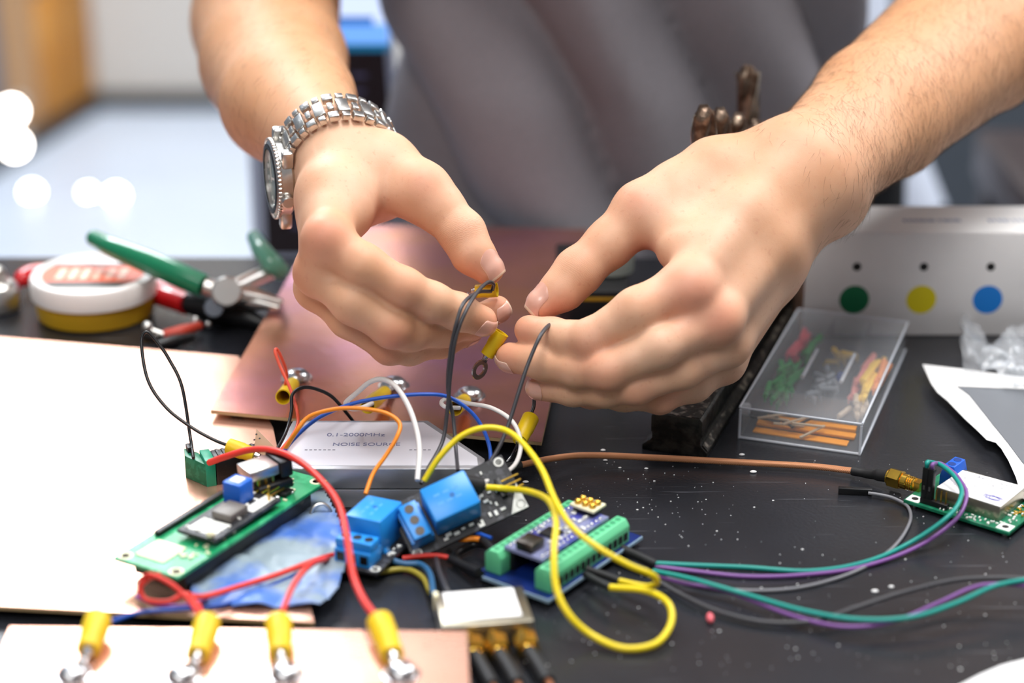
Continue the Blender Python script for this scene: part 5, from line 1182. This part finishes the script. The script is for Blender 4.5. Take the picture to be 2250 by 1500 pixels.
# ================= short rail used as an anvil ====================================================================
A_ = T(1410, 986, 0); dirv = (T(1740, 700, 0)-T(1555, 1005, 0)); dirv.z = 0; dirv.normalize(); sx = Vector((dirv.y, -dirv.x, 0))
m = basis(A_, sx, U); m = m @ Matrix.Translation((0, 0, 0))
prof = [(0, 0), (30.5, 0), (30.5, 2.4), (27.6, 5.2), (26.6, 6.2), (26.6, 8.8), (27.8, 9.6), (27.8, 17.2), (26.6, 18.6), (5.2, 18.6), (4, 17.2), (4, 9.6), (5.2, 8.8), (5.2, 6.2), (3.2, 5.2), (0, 2.4)]
Q = Matrix(((1, 0, 0, 0), (0, 0, 1, 0), (0, 1, 0, 0), (0, 0, 0, 1)))
b = B(); pass
for v_ in b.f: v_.reverse()
t = thing('rail_anvil', 'worn black iron rail section on the bench below the right hand', 'anvil', m)
b2 = B(); b2.prism(prof, 0, 200, .5, m=Q); [v_.reverse() for v_ in b2.f]; b2.build('rail', 'iron_black', t)
B().box(5.4, 26.4, 0.6, 199, 18.55, 18.95, .25).build('worn_face', 'iron', t)
B().prism([(28, 5.4), (30.4, 2.7), (30.4, 3.1), (28.1, 5.8)], 1, 199, 0, m=Q).build('worn_flange', 'iron', t)
# ================= drills, cases behind the hand ====================================================================
def twist(px, pyt, d, zb, r, lab, lean=(0, 0), nf=2, group='standing twist drills', px2=None):
    top = D(px, pyt, d); Lz = top.z-zb; base_ = Vector((top.x+lean[0], top.y+lean[1], zb)); ax = (top-base_).normalized()
    m = basis(base_, ax.orthogonal(), ax); t = thing('twist_drill', lab, 'drill', m, group); Lz = (top-base_).length
    n = 36; K = 60; vs = []; fs = []
    for k in range(K+1):
        z = Lz*k/K; tw = z/ (r*8)*PI; tip = max(0, z-(Lz-r*.9))/(r*.9)
        for j in range(n):
            a = 2*PI*j/n; ph = ((a-tw)*nf) % (2*PI); g_ = max(0, math.cos(ph/1.0))**1.5
            g_ = g_ if z > 12 else 0
            rr = r*(1-.34*g_)*(1-tip*.55); vs.append((rr*math.cos(a), rr*math.sin(a), z-(r*.25*tip*abs(math.sin(a-tw)) if tip else 0)))
    for k in range(K):
        for j in range(n): fs.append((k*n+j, k*n+(j+1) % n, (k+1)*n+(j+1) % n, (k+1)*n+j))
    fs.append(tuple(range(n))[::-1]); fs.append(tuple(K*n+j for j in range(n)))
    b = B(); b.add(vs, fs); b.build('fluted_body', 'drill', t, ang=50)
    b = B()
    for q in range(nf):
        pts = [];
        for k in range(4, K-1): z = Lz*k/K; a = z/(r*8)*PI+PI/nf*.62+q*2*PI/nf; pts.append((r*1.0*math.cos(a), r*1.0*math.sin(a), z))
        b.tube(pts, r*.09, 6)
    b.build('cutting_edge', 'drill_edge', t)
    return t
HB = 12
twist(1546, 228, .93, HB, 5.8, 'nearest upright twist drill, its tip above the right hand', (6, -2))
twist(1583, 234, .948, HB, 5.4, 'second upright twist drill just right of the nearest one', (3, 0))
twist(1622, 246, .962, HB, 5.2, 'upright twist drill with a bright chipped tip', (1, 1))
twist(1662, 262, .992, HB, 5.0, 'blurred short twist drill touching the line of the wrist', (0, 2))
twist(1642, 142, 1.035, HB, 6.0, 'tall blurred twist drill standing behind the others', (8, 0))
M_ = None
b = B(); b.box(24, 60, 955, 1030, 0, 27, 1.5); cs = thing('tool_case', 'black tool case with a thin yellow stripe seen between right thumb and finger', 'case', Matrix.Translation((24, 955, 0)))
B().box(0, 36.5, 0, 75, 0, 27, 1.5).build('case_body', 'black_plastic', cs); B().box(1, 35.5, -.25, .3, 21.6, 23.4, .1).build('stripe', mat('stripe_yellow', '#a87c10', .5), cs)
b = B(); q = Vector((52, 985, 27)); b.lathe([(9, 0), (12, 1), (12.5, 14), (11, 22), (6, 24), (0.01, 24.2)], 30, m=Matrix.Translation(q))
tag(b.build('grey_jar', mat('jar_grey', '#8c928c', .5)), 'rounded grey jar glimpsed through the gap between right thumb and palm', 'jar')
# ================= envelope, bag and paper on the right =================================================================
out = [(2027, 800), (2130, 812), (2262, 830), (2320, 838), (2420, 1180), (2300, 1160), (2262, 1120), (2240, 1075), (2232, 1048), (2216, 1012), (2200, 985), (2188, 972), (2168, 966), (2146, 944), (2120, 920), (2098, 897), (2082, 880), (2060, 862), (2046, 842)]
inn = [(2100, 848), (2180, 850), (2330, 858), (2640, 875), (2600, 1270), (2400, 1150), (2300, 1075), (2245, 1015), (2215, 975), (2182, 935), (2150, 895), (2128, 868)]
def zed(p): return 4.0
o = T(2150, 900, 0); t = thing('padded_envelope', 'torn white edged envelope with a grey clear window at the right', 'envelope', Matrix.Translation(o))
zo = 5
po = [(2640, 862), (2320, 838), (2262, 830), (2130, 812), (2027, 800)]+out[::-1][:14]+[(2330, 1190), (2520, 1330)]
qi = [(2640, 884), (2330, 858), (2200, 852), (2128, 849), (2100, 848)]
ql = [(2100, 848), (2128, 868), (2150, 895), (2182, 935), (2215, 975), (2245, 1015), (2300, 1075), (2400, 1160), (2580, 1290)]
K_ = len(po)-5
for k in range(1, K_+1): u_ = k/K_*(len(ql)-1); a_ = min(int(u_), len(ql)-2); f_ = u_-a_; qi.append((ql[a_][0]*(1-f_)+ql[a_+1][0]*f_, ql[a_][1]*(1-f_)+ql[a_+1][1]*f_))
b = B(); n_ = len(po); b.add([T(x, y, zo)-o for x, y in po]+[T(x, y, zo)-o for x, y in qi]+[T(x, y, zo-.6)-o for x, y in po]+[T(x, y, zo-.6)-o for x, y in qi],
  [(k, n_+k, n_+k+1, k+1) for k in range(n_-1)]+[(2*n_+k, 2*n_+k+1, 3*n_+k+1, 3*n_+k) for k in range(n_-1)]+[(k, k+1, 2*n_+k+1, 2*n_+k) for k in range(n_-1)]+[(n_+k, 3*n_+k, 3*n_+k+1, n_+k+1) for k in range(n_-1)])
b.build('paper_border', 'paper', t, smooth=False)
vs_ = [T(x, y, 4.2)-o for x, y in inn]; b = B(); b.prism([(v.x, v.y) for v in vs_], 4.2, 4.7); b.build('window_film', mat('window_grey', '#74787e', .3), t, smooth=False)
vs_ = [T(x, y, 0)-o for x, y in ((2112, 856), (2325, 864), (2630, 885), (2585, 1250), (2390, 1135), (2300, 1070), (2245, 1008), (2180, 925))]; b = B(); b.prism([(v.x, v.y) for v in vs_], 0, 4.1); b.build('padding', 'foam', t, smooth=False)
defm('film_clear', '#dfe4ea', .16, alpha=.24, bump=.5, bscale=80, spec=.9)
crumple('plastic_bag', [(2105, 745), (2125, 728), (2180, 790), (2260, 740), (2330, 770), (2340, 900), (2210, 880), (2150, 840), (2120, 800)], 5.6, 9, 'film_clear', 'crumpled clear plastic bag lying on the envelope', 'bag', 46, .15, 9, .05)
b = B(); pb_ = [T(2108, 790, 0), T(2122, 800, 0), T(2150, 850, 0)]
vs = []; fs = []
base_pts = [T(2118, 815, 6), T(2135, 822, 6), T(2150, 835, 6), T(2168, 845, 6)]; tp_ = [D(2108, 735, .985), D(2122, 740, .98), D(2138, 765, .975), D(2152, 800, .965)]
for k in range(9):
    for q, w_ in zip(base_pts, tp_): vs.append(q.lerp(w_, k/8)+Vector((0, math.sin(k*1.3)*1.5, 0)))
for k in range(8):
    for i in range(3): a = k*4+i; fs.append((a, a+1, a+5, a+4))
b.add(vs, fs); o2 = b.build('bag_corner', 'film_clear', bpy.data.objects.get('plastic_bag'), ang=180); o2.location = -bpy.data.objects['plastic_bag'].location; md = o2.modifiers.new('s', 'SOLIDIFY'); md.thickness = .0003
pp = [T(x, y, 0) for x, y in ((2100, 1512), (2150, 1486), (2200, 1464), (2262, 1448), (2300, 1560), (2120, 1560))]; b = B(); b.prism([(p.x, p.y) for p in pp], .1, .6, .1)
tag(b.build('paper_sheet', 'paper'), 'corner of a white paper sheet at the bottom right corner', 'paper')
# ================= tablet standing beyond the bench ==========================================================================
yT = 1345
def ty(px, py, y=yT): return at_y(px, py, y)
c_tl = ty(560, -120); c_br = ty(884, 560)
lean = math.radians(0)
t = thing('display_screen', 'tall lit display with a pale frame and dark screen behind the watch arm', 'screen', Matrix.Translation((0, 0, 0)))
# frame edges follow a slight sideways tilt
P = [ty(560, 600), ty(905, 600), ty(842, -160), ty(520, -160)]
ex = (P[1]-P[0]).normalized(); up = (P[2]-P[1]); m = basis(P[0], ex, Vector((0, -1, 0)).cross(Vector((0, 0, 0))) if False else Vector((0, -1, 0)))
t.matrix_world = Matrix.Translation(m.translation*.001) @ m.to_3x3().to_4x4(); mi = m.inverted()
def q2(px, py): v = mi @ ty(px, py); return (v.x, v.y)
def scr(b, pts, z0, z1): b.prism([q2(*p) for p in pts], z0, z1)
b = B(); scr(b, [(560, 600), (905, 600), (842, -160), (520, -160)], -7, 0); b.build('frame', 'pale_frame', t)
sc = B(); scr(sc, [(585, 560), (884, 560), (846, 112), (566, 112)], 0, .3); so_ = sc.build('screen', 'scr_dark', t, smooth=False)
def pane(nm, pts, mk, z=.3): b = B(); scr(b, pts, 0, z); b.build(nm, mk, so_, smooth=False)
pane('screen_header', [(566, 96), (856, 96), (842, -160), (550, -160)], 'scr_pale', .32)
pane('screen_band', [(566, 96), (856, 96), (851, 52), (562, 52)], 'scr_blue', .4)
pane('screen_bar', [(640, 56), (822, 56), (820, 36), (640, 36)], 'scr_mid', .45)
pane('screen_line', [(566, 112), (857, 112), (856, 97), (566, 97)], 'scr_cyan', .4)
for k, (px, py, w_) in enumerate(((772, 170, 34), (776, 205, 26), (640, 180, 40), (645, 460, 40), (780, 240, 30), (640, 500, 30))): pane('screen_text', [(px, py), (px+w_, py), (px+w_, py-9), (px, py-9)], 'scr_text', .36)
b = B(); zc = P[0].z; b.cyl((60, -5, -4), (60, -(zc+900), -4), 14, n=16); b.build('stand_pole', 'slate_blue', t)
b = B(); b.cyl((60, -(zc+900)+12, -4), (60, -(zc+900), -4), 130, n=40); b.build('stand_base', 'slate_blue', t)
